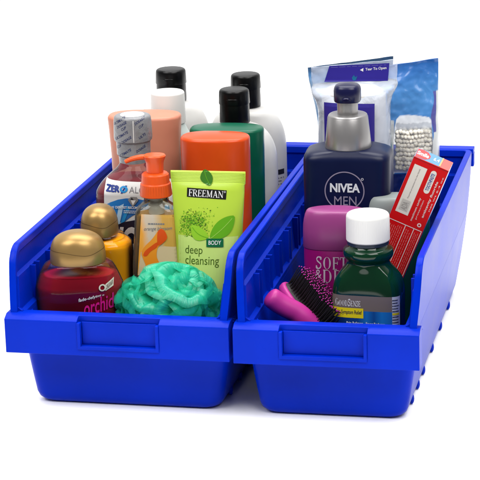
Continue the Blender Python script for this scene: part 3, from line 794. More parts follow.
# ------------------------------------------------------------------ the two gold-capped bottles
def gold_bottle(name, label, cx, py, Y, rz, R, ry, caprx, z_cap0, z_cap1, shoulder, liq_col, liq_top, tint, trans, text=None, capn=2.3):
    it = Item(name, label, 'bottle', cx, py, Y, rz, BIN)
    Z = lambda y: it.z(cx, y)
    zc0, zc1 = Z(z_cap0), Z(z_cap1)
    shell = rounded_bottom(0, R * .86, ry * .9, 2.5, .4) + catmull([(.8, R * .9, ry * .93, 2.5), (Z(shoulder) * .55, R * .98, ry * .99, 2.4), (Z(shoulder), R, ry, 2.3), (Z(shoulder - 11 * R / 4), R * .95, ry * .97, 2.2),
             (zc0 - .35, R * .80, ry * .9, 2.1), (zc0 + .02, R * .70, ry * .84, 2.1), (zc0 + .25, R * .55, ry * .7, 2)], 5)
    MB().loft(shell, 80, cap1=False).build('body', film('clear_' + name, tint, haze=.0, hazecol=(.8, .6, .55), edge=.05, rough=.04, ior=1.27), it.root, ang=60)
    zl = Z(liq_top)
    liq = [(z, rx - .12, r2 - .12, n) for z, rx, r2, n in shell if z < zl]; k = [s for s in shell if s[0] >= zl][0]
    liq.append((zl, k[1] - .12, k[2] - .12, k[3]))
    MB().loft(liq, 80).build('liquid', mat('liquid_' + name, liq_col, rough=.22, spec=.3, trans=trans, ior=1.33), it.root, ang=60)
    c = MB(); h = zc1 - zc0; cr = caprx; cy = ry * .86
    cs = [(zc0 + .03, cr * .98, cy, capn), (zc0 + .12, cr, cy * 1.02, capn)] + catmull([(zc0 + h * .35, cr * .985, cy, capn), (zc0 + h * .58, cr * .93, cy * .95, 2.2), (zc0 + h * .78, cr * .8, cy * .84, 2.1), (zc0 + h * .92, cr * .56, cy * .62, 2), (zc1 - .02, cr * .25, cy * .3, 2), (zc1, cr * .02, cy * .02, 2)], 6)
    cap = c.loft(cs, 72).build('cap', M_GOLD, it.root, ang=60)
    # lid line and thumb recess
    d = MB(); f = surf_of(cs); zm = zc0 + h * .47; vs = []; fs = []; n = 96
    def ringpt(a, z, e):
        s = None
        for A, B in zip(cs, cs[1:]):
            if A[0] <= z <= B[0]:
                q = (z - A[0]) / (B[0] - A[0] + 1e-9); s = [u + (v - u) * q for u, v in zip(A, B)]; break
        co, si = math.cos(a), math.sin(a)
        return ((s[1] + e) * math.copysign(abs(co) ** (2 / s[3]), co), (s[2] + e) * math.copysign(abs(si) ** (2 / s[3]), si), z)
    for i in range(n):
        a = 2 * math.pi * i / n; dip = -.34 * math.exp(-((a - 1.6 * math.pi) / .5) ** 2)
        vs += [ringpt(a, zm - .03 + dip, .008), ringpt(a, zm + .03 + dip, .008)]
    for i in range(n):
        j = (i + 1) % n; fs.append((2 * i, 2 * j, 2 * j + 1, 2 * i + 1))
    d.add(vs, fs); d.build('lid_seam', mat('seam_' + name, (.16, .09, .03), rough=.5, metal=.4), cap, ang=80)
    if text: text(it, shell, ry)
    return it
def orchid_text(it, shell, ry):
    f = surf_of(shell); p = Print(f, .015); yl = -ry; P = lambda x, y: it.P(x, y, yl)
    mg = mat('magenta_ink', (.70, .01, .25), rough=.4); gr = mat('pale_ink', (.62, .60, .50), rough=.4)
    p.ring(P(102.3, 288.8), .27, .13, gr, 2, 30)
    p.poly([P(105.3, 285.8), P(113.5, 280.6), P(113.2, 288), P(105.3, 292.2)], gr, 2)
    p.text('ORGANIX', [P(106, 290.9), P(112.7, 286.6), P(113, 282.0), P(106, 286.8)], mat('brown_ink', (.06, .01, .01), rough=.4), .01, lift=3)
    p.text('fade-defying', [P(78.5, 303.2), P(101, 297.6), P(101, 294.6), P(78.5, 298.6)], M_INKW, .015, lift=2)
    p.text('TM', [P(102, 297), P(104, 296.4), P(104, 295.2), P(102, 295.8)], M_INKW, .01, lift=2)
    p.text('orchid', [P(84, 317), P(113.4, 309), P(113.4, 294.5), P(84, 301)], mg, .012, lift=2)
    p.build('lettering', it.root)
gold_bottle('shampoo_bottle', 'wide gold-capped bottle of dark pink-red liquid at the left front of the bin', 79.5, 285, 7.0, 14, 4.2, 2.6, 2.65, 261, 230.5, 290,
            (.46, .006, .03), 272.5, (.97, .88, .9), .12, orchid_text)
gold_bottle('shampoo_bottle', 'gold-capped bottle of amber orange liquid behind the dark red one', 100.5, 245, 13.0, 8, 3.15, 2.4, 1.82, 233, 204.5, 249,
            (1.45, .60, .004), 237, (1, .95, .78), .05)

# ------------------------------------------------------------------ teal mesh pouf
def pouf():
    c = un(170.5, 309, 6.6); rx, ry, rz_ = 5.1, 3.5, 4.2
    b = MB(); r = random.Random(11); pl = []
    def petal(d, size, twist, depth):
        d = Vector(d).normalized(); t = d.cross(Vector((0, 0, 1)) if abs(d.z) < .9 else Vector((1, 0, 0))).normalized(); s = d.cross(t)
        t, s = t * math.cos(twist) + s * math.sin(twist), s * math.cos(twist) - t * math.sin(twist)
        nu, nv = 60, 12; vs = []; fs = []
        ph = r.uniform(0, 6); k = r.choice([2, 3]); span = r.uniform(3.0, 5.2)
        for i in range(nu + 1):
            a = -span / 2 + span * i / nu
            for j in range(nv + 1):
                v = j / nv
                rr = size * (.04 + .96 * v) * (1 + .10 * math.sin(k * a + ph))
                hgt = -.55 * size * (1 - v) ** 1.5 + .07 * size * math.sin(2 * k * a + ph) * v + .20 * size * math.sin(v * math.pi * .9) + .10 * size * math.sin(3.3 * a + ph) * v * v
                fold = .035 * size * math.sin(9 * a + ph + 3 * v) * v ** .7 + .06 * size * math.sin(4.1 * a + 2 * ph) * v * v
                p = t * (rr * math.cos(a)) + s * (rr * math.sin(a)) + d * (hgt + fold)
                base = Vector((d.x * rx, d.y * ry, d.z * rz_)) * depth
                q = base + p
                # keep inside the pouf's own outline
                e = math.sqrt((q.x / rx) ** 2 + (q.y / ry) ** 2 + (q.z / rz_) ** 2)
                if e > 1.06: q = q * (1.06 / e) ** .75
                vs.append(q); pl.append((a + ph * 3, v, ph))
        for i in range(nu):
            for j in range(nv):
                a0 = i * (nv + 1) + j; fs.append((a0, a0 + 1, a0 + nv + 2, a0 + nv + 1))
        b.add(vs, fs)
    n = 74
    for i in range(n):
        z = 1 - 2 * (i + .5) / n; a = i * 2.39996 + r.uniform(-.3, .3); q = math.sqrt(1 - z * z)
        petal((q * math.cos(a), q * math.sin(a), z), r.uniform(1.7, 3.3), r.uniform(0, 6.3), r.uniform(.68, .86))
    m = bpy.data.materials.new('teal_netting'); m.use_nodes = True; nt = m.node_tree; nt.nodes.clear()
    out = nt.nodes.new('ShaderNodeOutputMaterial'); tc = nt.nodes.new('ShaderNodeTexCoord')
    df = nt.nodes.new('ShaderNodeBsdfPrincipled'); df.inputs['Base Color'].default_value = (.025, .50, .32, 1); df.inputs['Roughness'].default_value = .28
    tl = nt.nodes.new('ShaderNodeBsdfTranslucent'); tl.inputs['Color'].default_value = (.035, .62, .40, 1)
    tr = nt.nodes.new('ShaderNodeBsdfTransparent'); tr.inputs['Color'].default_value = (.75, 1, .92, 1)
    m1 = nt.nodes.new('ShaderNodeMixShader'); m1.inputs[0].default_value = .42
    m2 = nt.nodes.new('ShaderNodeMixShader'); 
    at_ = nt.nodes.new('ShaderNodeAttribute'); at_.attribute_name = 'pleat'
    mp = nt.nodes.new('ShaderNodeMapping'); mp.inputs['Scale'].default_value = (7, .8, 3)
    nt.links.new(at_.outputs['Vector'], mp.inputs['Vector'])
    wv = nt.nodes.new('ShaderNodeTexNoise'); wv.inputs['Scale'].default_value = 1.3; wv.inputs['Detail'].default_value = 3; nt.links.new(mp.outputs[0], wv.inputs['Vector'])
    mr = nt.nodes.new('ShaderNodeMapRange'); mr.inputs['From Min'].default_value = .3; mr.inputs['From Max'].default_value = .7
    mr.inputs['To Min'].default_value = .0; mr.inputs['To Max'].default_value = .2
    nt.links.new(wv.outputs['Fac'], mr.inputs['Value'])
    sx = nt.nodes.new('ShaderNodeSeparateXYZ'); nt.links.new(at_.outputs['Vector'], sx.inputs[0])
    ed = nt.nodes.new('ShaderNodeMapRange'); ed.inputs['From Min'].default_value = .8; ed.inputs['From Max'].default_value = 1.0
    ed.inputs['To Min'].default_value = 0; ed.inputs['To Max'].default_value = .5
    nt.links.new(sx.outputs['Y'], ed.inputs['Value'])
    ad = nt.nodes.new('ShaderNodeMath'); ad.operation = 'ADD'; ad.use_clamp = True
    nt.links.new(mr.outputs[0], ad.inputs[0]); nt.links.new(ed.outputs[0], ad.inputs[1]); nt.links.new(ad.outputs[0], m2.inputs[0])
    bp = nt.nodes.new('ShaderNodeBump'); bp.inputs['Strength'].default_value = .8; bp.inputs['Distance'].default_value = .0012
    nt.links.new(wv.outputs['Fac'], bp.inputs['Height']); nt.links.new(bp.outputs[0], df.inputs['Normal'])
    nt.links.new(df.outputs[0], m1.inputs[1]); nt.links.new(tl.outputs[0], m1.inputs[2])
    nt.links.new(m1.outputs[0], m2.inputs[1]); nt.links.new(tr.outputs[0], m2.inputs[2]); nt.links.new(m2.outputs[0], out.inputs[0])
    o = b.build('bath_pouf', m, None, loc=c, ang=180)
    at = o.data.attributes.new('pleat', 'FLOAT_VECTOR', 'POINT')
    at.data.foreach_set('vector', [k for p in pl for k in p])
    tag(o, 'teal ruffled mesh bath pouf in the front of the left bin', 'bath pouf')
pouf()

# ------------------------------------------------------------------ navy pump lotion
def navy_pump():
    it = Item('lotion_bottle', 'large navy blue lotion bottle with silver collar and navy pump head', 'bottle', 349, 190, 22.0, 4, BIN)
    Z = lambda y: it.z(349, y); t = (CAM - it.o).length / FL
    R = 43 * t; ry = 2.9; n = 5.5
    zs = Z(150)
    secs = rounded_bottom(0, R, ry, n, .5) + [(zs * .4, R, ry, n), (zs - .6, R * .99, ry, n), (zs - .25, R * .975, ry * .97, n), (zs, R * .94, ry * .93, 5), (zs + .18, R * .86, ry * .87, 4.5), (zs + .36, R * .72, ry * .83, 3.6), (zs + .42, 1.9, 1.8, 2.2)]
    MB().loft(secs, 96).build('body', mat('navy_plastic', (.002, .006, .04), rough=.33, spec=.25, var=.04), it.root, ang=45)
    silver = mat('silver_plastic', (.40, .39, .39), rough=.32, metal=.65)
    z0, z1 = zs + .38, Z(113.5); r0 = 22.3 * t; r1 = 19.2 * t
    MB().loft([(z0, r0, r0, 2.2), (z0 + .1, r0 * 1.01, r0 * 1.01, 2.2), (z1 - .3, r1 * 1.02, r1 * 1.02, 2.2)] + rounded_top(z1, r1, r1, 2.2, .25, 0), 72).build('collar', silver, it.root, ang=40)
    MB().loft([(z1 - .02, 10 * t, 10 * t, 2), (Z(100), 10.2 * t, 10.2 * t, 2)], 48).build('pump_stem', silver, it.root, ang=40)
    zh0, zh1 = Z(101), Z(84)
    h = MB(); hr = 13.2 * t
    h.loft([(zh0, hr * .93, hr * .93, 2.6), (zh0 + .12, hr * .99, hr * .99, 2.6), (zh1 - .55, hr, hr, 2.6)] + rounded_top(zh1, hr * .98, hr * .98, 2.6, .45, .12), 64)
    h.tube([(0, -hr * .5, zh0 + .42), (0, -hr * 1.04, zh0 + .38), (0, -hr * 1.1, zh0 + .34)], [.5, .42, .3], 16, flat=.6)
    h.build('pump_head', mat('navy_pump', (.006, .007, .05), rough=.28, spec=.35), it.root, ang=40)
    f = surf_of(secs); p = Print(f, .015); yl = -ry; P = lambda x, y: it.P(x, y, yl)
    sil = mat('silver_ink', (.55, .55, .62), rough=.4); dim = mat('dim_ink', (.30, .26, .36), rough=.4)
    c = P(344.5, 191); p.ring(c, 19.2 * t * .98, .11, dim, 2, 80)
    p.text('NIVEA', it.Q(330, 183, 360, 192, yl, .8), mat('bright_ink', (.80, .82, .86), rough=.4), .035, lift=2)
    p.text('MEN', it.Q(334.2, 196.2, 356.5, 205, yl, .4), dim, .004, lift=2)
    p.lines(it.Q(335, 207, 360, 209, yl, .4), 1, mat('faint_ink', (.10, .08, .13), rough=.4), (1, 1), .5, lift=2)
    p.ring(P(362.3, 179.3), .1, .06, sil, 2, 16)
    p.build('lettering', it.root)
navy_pump()

# ------------------------------------------------------------------ pink deodorant and the grey/teal one behind
def deodorant(name, label, cx, py, Y, rz, rx, ry, ztop, zcap, bodym, capm, dome=.5, text=None):
    it = Item(name, label, 'deodorant', cx, py, Y, rz, BIN)
    zt = it.z(cx, ztop); zc = it.z(cx, zcap)
    secs = rounded_bottom(0, rx * .95, ry * .95, 2.4, .35) + [(zc * .5, rx * .97, ry * .97, 2.4), (zc - .5, rx * .985, ry * .985, 2.4), (zc - .04, rx * .98, ry * .98, 2.4)]
    MB().loft(secs, 80).build('body', bodym, it.root, ang=45)
    cs = [(zc, rx * .985, ry * .985, 2.4), (zc + .08, rx * 1.01, ry * 1.01, 2.4), (zc + (zt - zc) * .45, rx, ry, 2.4)] + [(zc + (zt - zc) * (.45 + .55 * math.sin(rad(a))) - dome * .0, rx * (1 - .22 * (1 - math.cos(rad(a)))) if a < 60 else rx * (.89 - .89 * ((a - 60) / 30) ** 2.0), ry * (1 - .3 * (1 - math.cos(rad(a)))) if a < 60 else ry * (.85 - .85 * ((a - 60) / 30) ** 2.0), 2.3) for a in (15, 30, 45, 60, 66, 72, 78, 83, 87, 89)]
    MB().loft(cs, 80).build('cap', capm, it.root, ang=50)
    if text: text(it, secs, ry)
def softdri(it, secs, ry):
    f = surf_of(secs); p = Print(f, .015); yl = -ry; P = lambda x, y: it.P(x, y, yl)
    ink = mat('blush_ink', (.62, .50, .60), rough=.4)
    p.serif('SOFT', it.Q(315.5, 256.5, 347, 269.5, yl, .8), ink, lift=2)
    p.text('&', it.Q(315, 270, 321.5, 279, yl, .2), ink, 0, lift=2)
    p.serif('DRI', it.Q(323, 269.8, 347, 283, yl, .8), ink, lift=2)
    p.build('lettering', it.root)
deodorant('deodorant_stick', 'magenta deodorant with translucent pink cap in front of the navy bottle', 336, 245, 13.4, 4, 3.1, 1.75, 207.5, 246,
          mat('magenta_plastic', (.30, .005, .15), rough=.3, spec=.3, var=.04), mat('pink_translucent', (.36, .06, .25), rough=.3, spec=.3, trans=.15, sss=.2, sssr=(.6, .2, .4)), text=softdri)
deodorant('deodorant_stick', 'teal deodorant with grey domed cap, half hidden by the red box', 399, 215, 20.2, 4, 3.05, 1.6, 194.5, 214,
          mat('teal_plastic', (.01, .16, .13), rough=.3), mat('grey_cap', (.34, .38, .37), rough=.35, trans=.1))

# ------------------------------------------------------------------ green liquid medicine with white cap
def medicine():
    it = Item('medicine_bottle', 'green medicine bottle with white screw cap and a yellow strip on its label', 'bottle', 368.5, 270, 8.2, -3, BIN)
    Z = lambda y: it.z(369, y); t = (CAM - it.o).length / FL
    R, ry = 3.22, 2.0
    body = rounded_bottom(0, R, ry, 5, .45) + [(Z(300), R, ry, 5), (Z(291), R, ry, 5)]
    sh = [(Z(284), R * .985, ry * .985, 4.6), (Z(277), R * .93, ry * .96, 4), (Z(270), R * .80, ry * .93, 3.2), (Z(264), R * .66, 1.85, 2.5), (Z(260.5), 2.0, 1.85, 2), (Z(258.5), 2.05, 1.95, 2), (Z(255), 2.28, 2.25, 2), (Z(251), 2.34, 2.34, 2), (Z(247.5), 2.25, 2.25, 2), (Z(245.5), 1.95, 1.95, 2), (Z(243), 1.78, 1.78, 2), (Z(238), 1.74, 1.74, 2)]
    shell = body + catmull([body[-1]] + sh, 4)[1:]
    green = mat('green_bottle', (.003, .042, .016), rough=.07, trans=.25, ior=1.45, spec=.4)
    MB().loft(shell, 96).build('body', green, it.root, ang=60)
    cz0, cz1 = Z(239.5), Z(212.5); cr = 21.4 * t
    c = MB(); c.loft([(cz0, cr * .97, cr * .97, 2), (cz0 + .1, cr, cr, 2), (cz1 - .3, cr * .985, cr * .985, 2)] + rounded_top(cz1, cr * .98, cr * .98, 2, .3), 96)
    for i in range(64):
        a = 2 * math.pi * i / 64; c.tube([(cr * .985 * math.cos(a), cr * .985 * math.sin(a), cz0 + .25), (cr * .975 * math.cos(a), cr * .975 * math.sin(a), cz1 - .4)], .035, 5)
    c.build('cap', M_CAPW, it.root, ang=30)
    MB().loft([(cz0 - .32, cr * .96, cr * .96, 2), (cz0 - .03, cr * .96, cr * .96, 2)], 64).build('cap_ring', mat('dark_ring', (.02, .03, .05), rough=.3), it.root, ang=40)
    f = surf_of(shell); p = Print(f, .015); yl = -ry; P = lambda x, y: it.P(x, y, yl); e = -R * .985; g = R * .80; g2 = R * .985
    grey = mat('taupe_band', (.22, .18, .155), rough=.35, metal=.2); navy = mat('label_dark_blue', (.004, .010, .055), rough=.35)
    bl = gradmat('label_bright_blue', [(0, (.003, .012, .07)), (.45, (.004, .05, .25)), (.6, (.01, .16, .52)), (.72, (.005, .07, .30)), (.85, (.01, .18, .56)), (1, (.01, .14, .48))], 'X', -3.2, 2.6, .35, .1, 30)
    ye = mat('label_yellow', (.80, .66, .01), rough=.4); w = mat('label_white_side', (.55, .60, .70), rough=.4)
    zt = P(345, 292)[1]; zt2 = P(386, 300.5)[1]
    zt = zt2 = (zt + zt2) / 2
    p.rect(e, zt - 1.45, g, zt, grey, 50, 4, 1)
    p.rect(e, .6, g, zt - 1.45, bl, 50, 10, 1)
    p.rect(g, .6, g2, zt, w, 24, 10, 1.3)
    zc = zt - .75
    p.serif('GOODSENSE', [(-2.75, zc - .3), (-.35, zc - .3), (-.35, zc + .42), (-2.75, zc + .42)], M_INKW, small=[1, 2, 3, 5, 6, 7, 8], lift=2.5)
    p.rect(-3.05, zt - 2.15, -.1, zt - 1.2, ye, 30, 3, 2)
    p.text('Multi-Symptom Relief', [(-2.9, zt - 1.9), (-.25, zt - 1.9), (-.25, zt - 1.4), (-2.9, zt - 1.4)], navy, .01, lift=3)
    p.text('Pain Reliever - Fever Reducer', [(-1.7, zt - 2.75), (1.9, zt - 2.75), (1.9, zt - 2.5), (-1.7, zt - 2.5)], M_INKW, .012, lift=3)
    p.text('Cough Suppressant - Antihistamine', [(-1.9, zt - 3.15), (1.9, zt - 3.15), (1.9, zt - 2.9), (-1.9, zt - 2.9)], M_INKW, .012, lift=3)
    p.text('NIGHT TIME', [(-2.2, zt - 4.4), (1.9, zt - 4.4), (1.9, zt - 3.5), (-2.2, zt - 3.5)], M_INKW, .02, lift=3)
    p.lines([(g + .02, zt - 5), (g2 - .03, zt - 5), (g2 - .03, zt - .2), (g + .02, zt - .2)], 18, navy, (.8, 1), .4, lift=2.5)
    p.rect(g + .02, zt - 1.75, g2 - .03, zt - 1.55, ye, 10, 1, 3)
    p.build('label', it.root)
medicine()

# ------------------------------------------------------------------ leaning toothpaste box
def paste_box():
    Y = 13.6
    TL, TR = un(414, 156, Y), un(449, 171, Y)
    ex = (TR - TL).normalized(); low = un(402.5, 302, Y); ez = (TR - low); ez = (ez - ex * ez.dot(ex)).normalized()
    ey = ez.cross(ex).normalized()                # into the picture
    W = (TR - TL).length; zb = .9
    L = (TL.z - zb) / ez.z; D = 3.3
    o0 = TL - ez * L                              # bottom-left front corner
    rt = bpy.data.objects.new('toothpaste_box', None); COL.objects.link(rt)
    M = Matrix((ex, ey, ez)).transposed().to_4x4(); M.translation = o0 * S
    rt.matrix_world = M; rt.empty_display_size = .02
    tag(rt, 'tall red toothpaste carton leaning against the side of the right bin', 'box')
    red = mat('red_card', (.58, .004, .006), rough=.4, spec=.15, var=.05, vscale=2); blue = mat('blue_card', (.12, .33, .58), rough=.34); coral = mat('coral_card', (.80, .12, .10), rough=.34)
    sideb = mat('pale_blue_side', (.22, .36, .62), rough=.35)
    b = MB(); b.box((0, 0, 0), (W, D, L)); 
    # faces: 0 bottom, 1 top, 2 front, 3 right, 4 back, 5 left
    b.m[-6:] = [0, 2, 0, 3, 0, 1]
    b.build('carton', [red, blue, coral, sideb], rt, bevel=.05, smooth=True, ang=30)
    def loc(px, py):
        d = ray(px, py); t = (TL - CAM).dot(ey) / d.dot(ey); h = CAM + d * t - o0; return (h.dot(ex), h.dot(ez))
    p = Print(lambda u, z: 0.0, .012); Q = lambda *a: [loc(*q) for q in a]
    wh = mat('box_white', (.70, .66, .60), rough=.4); ln = mat('box_line', (.75, .62, .60), rough=.4); gr = mat('box_grey', (.32, .30, .28), rough=.4); bl = mat('box_navy', (.06, .10, .30), rough=.4)
    p.rect(W * .10, L - 5.6, W * .46, L - .65, wh, 1, 1, 1)
    p.put([(W * .16, L - 5.3), (W * .40, L - 5.3), (W * .40, L - 4.2), (W * .16, L - 4.2)], [(0, 1, 2, 3)], mat('box_stone', (.5, .48, .44), rough=.4), 2)
    def vert(text, u0, u1, z0, z1, m, bold=0.0, lift=2):     # reads upward along the box
        vs, fs = text_tris(text, bold, 0); xs = [a for a, c in vs]; ys = [c for a, c in vs]
        x0, x1, y0, y1 = min(xs), max(xs), min(ys), max(ys)
        p.put([(u1 - (c - y0) / (y1 - y0) * (u1 - u0), z0 + (a - x0) / (x1 - x0) * (z1 - z0)) for a, c in vs], fs, m, lift)
    vert('Fluoride protection for the family', W * .26, W * .31, L - 4.0, L - .9, gr, .01)
    vert('ADA', W * .2, W * .36, L - 5.2, L - 4.4, gr, .01, 3)
    # rounded white lozenge
    u0, u1, z0, z1 = W * .58, W * .74, L - 2.9, L - .55; rr = (u1 - u0) / 2
    pts = [((u0 + u1) / 2 + rr * math.cos(rad(a)), z1 - rr + rr * math.sin(rad(a))) for a in range(0, 181, 20)] + [((u0 + u1) / 2 + rr * math.cos(rad(a)), z0 + rr + rr * math.sin(rad(a))) for a in range(180, 361, 20)]
    p.poly(pts, wh, 1)
    vert('TOOTHPASTE', W * .61, W * .71, z0 + .3, z1 - .3, bl, .03)
    vert('maximum cavity', W * .56, W * .63, L - 5.9, L - 3.5, ln, .01); vert('protection', W * .67, W * .72, L - 5.6, L - 3.6, ln, .0)
    vert('anticavity fluoride', W * .80, W * .88, L - 5.2, L - 1.4, ln, .015); vert('net wt 6.4 oz', W * .91, W * .95, L - 4.4, L - .8, ln, .0)
    p.disc((W * .84, L - 6.0), .2, ln, 1.5); p.disc((W * .84, L - 6.0), .1, red, 2)
    zt = L - 6.5
    for u in (.04, .50, .74, .95): p.rect(W * u, .4, W * u + .07, zt, ln, 1, 1, 1)
    p.rect(W * .04, zt - .035, W * .95 + .07, zt + .035, ln, 1, 1, 2)
    p.rect(.02, L - .16, W - .02, L - .08, mat('box_deep_red', (.28, .003, .004), rough=.4), 1, 1, 1)
    for u0, u1, n, s in ((.10, .47, 7, 1), (.55, .72, 3, 7), (.79, .93, 3, 9)):
        for k in range(n):
            a = u0 + (u1 - u0) * (k + .2) / n; bb = a + (u1 - u0) / n * .3; z = .6; r = random.Random(s * 10 + k)
            while z < zt - .5:
                w = r.uniform(.15, .45); p.put([(W * a, z), (W * bb, z), (W * bb, min(z + w, zt - .3)), (W * a, min(z + w, zt - .3))], [(0, 1, 2, 3)], mat_faint, 1.5); z += w + .07
    p.build('lettering', rt)
    # top flap print
    q = Print(lambda u, z: 0.0, .012)
    q.poly([(.03, .05), (W * .74, .05), (W * .74, D - .08), (.03, D - .08)], blue, 1)
    hp = [(W * .02 + .02, .06), (W * .3, .25), (W * .40, D * .35), (W * .40, D * .62), (W * .30, D * .9), (W * .15, D * .96), (.04, D * .9)]
    q.poly(hp, mat('logo_red', (.72, .05, .05), rough=.35), 2)
    q.text('Smile', [(.12, D * .3), (W * .36, D * .3), (W * .36, D * .7), (.12, D * .7)], M_INKW, .03, lift=3)
    q.text('6.4', [(W * .5, D * .32), (W * .66, D * .32), (W * .66, D * .68), (W * .5, D * .68)], M_INKW, .02, lift=3)
    q.rect(W * .70, .06, W * .74, D - .08, mat('flap_gold', (.55, .42, .18), rough=.4), 1, 1, 3)
    # lay it on the top face: (u, y, z) -> (u, z, L - y)
    q.mb.v = [(u, z, L - y) for u, y, z in q.mb.v]
    q.build('flap_print', rt)
mat_faint = mat('box_faint', (.70, .16, .15), rough=.4)
paste_box()

# ------------------------------------------------------------------ hairbrush
def hairbrush():
    pink = mat('pink_plastic', (.50, .03, .27), rough=.42, spec=.3, sss=.12, sssr=(.6, .2, .35)); blk = mat('black_rubber', (.012, .011, .011), rough=.5, bump=.15, bscale=60)
    A, B = un(277, 281, 8.6), un(316, 333, 4.6)
    a = (B - A).normalized()
    n = (RT * .80 + UP * .52 - FW * .42); n = (n - a * n.dot(a)).normalized(); w = n.cross(a).normalized()
    if w.dot(FW) < 0: w = -w
    root = bpy.data.objects.new('hairbrush', None); COL.objects.link(root)
    o = (A + B) / 2 + w * 1.6
    M = Matrix((a, w, n)).transposed().to_4x4(); M.translation = o * S; root.matrix_world = M; root.empty_display_size = .02
    tag(root, 'pink paddle hairbrush with black pad and magenta-tipped bristles in the right bin', 'hairbrush')
    hl = (B - A).length / 2
    h = MB(); h.loft([(-.55, hl * .93, 1.65, 2.8), (-.5, hl * .97, 1.85, 2.8), (-.25, hl, 2.0, 2.8), (.12, hl, 2.0, 2.8), (.3, hl * .975, 1.92, 2.8), (.34, hl * .95, 1.8, 2.8)], 64)
    h.build('head', pink, root, ang=50)
    pad = MB(); pad.loft([(.3, hl * .93, 1.68, 2.8), (.5, hl * .9, 1.6, 2.8), (.66, hl * .75, 1.3, 2.6), (.74, hl * .45, .8, 2.4), (.76, .05, .05, 2)], 56)
    pad.build('pad', blk, root, ang=60)
    bs = MB(); tips = MB(); r = random.Random(2)
    for i in range(20):
        for j in range(10):
            u = -hl * .88 + hl * 1.76 * (i + .5 * (j % 2)) / 19.5; v = -1.5 + 3.0 * j / 9
            if abs(u / (hl * .92)) ** 2.8 + abs(v / 1.68) ** 2.8 > .95: continue
            b0 = Vector((u, v, .6)); b1 = Vector((u * 1.04 + r.gauss(0, .05), v * 1.35 + r.gauss(0, .05), 2.6 + r.gauss(0, .05)))
            bs.tube([b0, b1], [.06, .045], 6); tips.ball(b1, .07, 8, 6)
    tag(bs.build('bristle', blk, root, ang=60), kind='stuff'); tag(tips.build('bristle_tip', mat('magenta_tip', (.42, .02, .26), rough=.35), root, ang=80), kind='stuff')
    # handle: a thick rounded grip running out to the left front
    inv = M.inverted()
    H = lambda px, py, Y: inv @ (un(px, py, Y) * S) / S
    pts = [H(312, 326, 5.9), H(304, 318, 5.7), H(296, 312, 5.6), H(288, 308, 5.4), H(279, 303, 5.2), H(272, 298, 5.0), H(268, 295, 4.9)]
    hd = MB(); path = catmull([tuple(q) for q in pts], 5); m = len(path)
    hd2 = []
    rs = []
    for i in range(m):
        s = i / (m - 1); rs.append(.93 + .05 * math.sin(s * 3) if s < .82 else .96 * math.sqrt(max(.02, 1 - ((s - .82) / .19) ** 2)))
    hd.tube(path, rs, 28)
    hd.build('handle', pink, root, ang=70)
hairbrush()

# ------------------------------------------------------------------ bags at the back of the right bin
def bag_loft(zt, rx_b, ry_b, rx_t, rows=46, seg=120, n=2.6, fold=1.3, seed=0, crump=.12, lean=0.0):
    secs = []
    for k in range(rows + 1):
        z = zt * k / rows; s = z / zt
        ry = ry_b * (1 - max(0, (s - .62) / .38) ** fold) if s > .62 else ry_b * min(1, .65 + s * 1.2)
        secs.append((z, rx_b + (rx_t - rx_b) * s ** 1.6, max(ry, .10), n + 1.5 * s, lean * s))
    return secs

def crumple(mb, amp, sc, seed, z1, keep=.0):
    out = []
    for p in mb.v:
        v = Vector(p); q = Vector((v.x * sc, v.y * sc * .6, v.z * sc)) + Vector((seed * 7.3, 0, 0))
        d = noise.noise(q) * amp + noise.noise(q * 2.3) * amp * .5
        sgn = -1 if v.y < 0 else 1
        out.append((v.x + noise.noise(q + Vector((5, 1, 2))) * amp * .4, v.y + sgn * d * .8 + noise.noise(q * .7) * amp * .5, v.z + noise.noise(q * .8 + Vector((0, 9, 0))) * amp * .5 * (v.z / z1)))
    mb.v = out

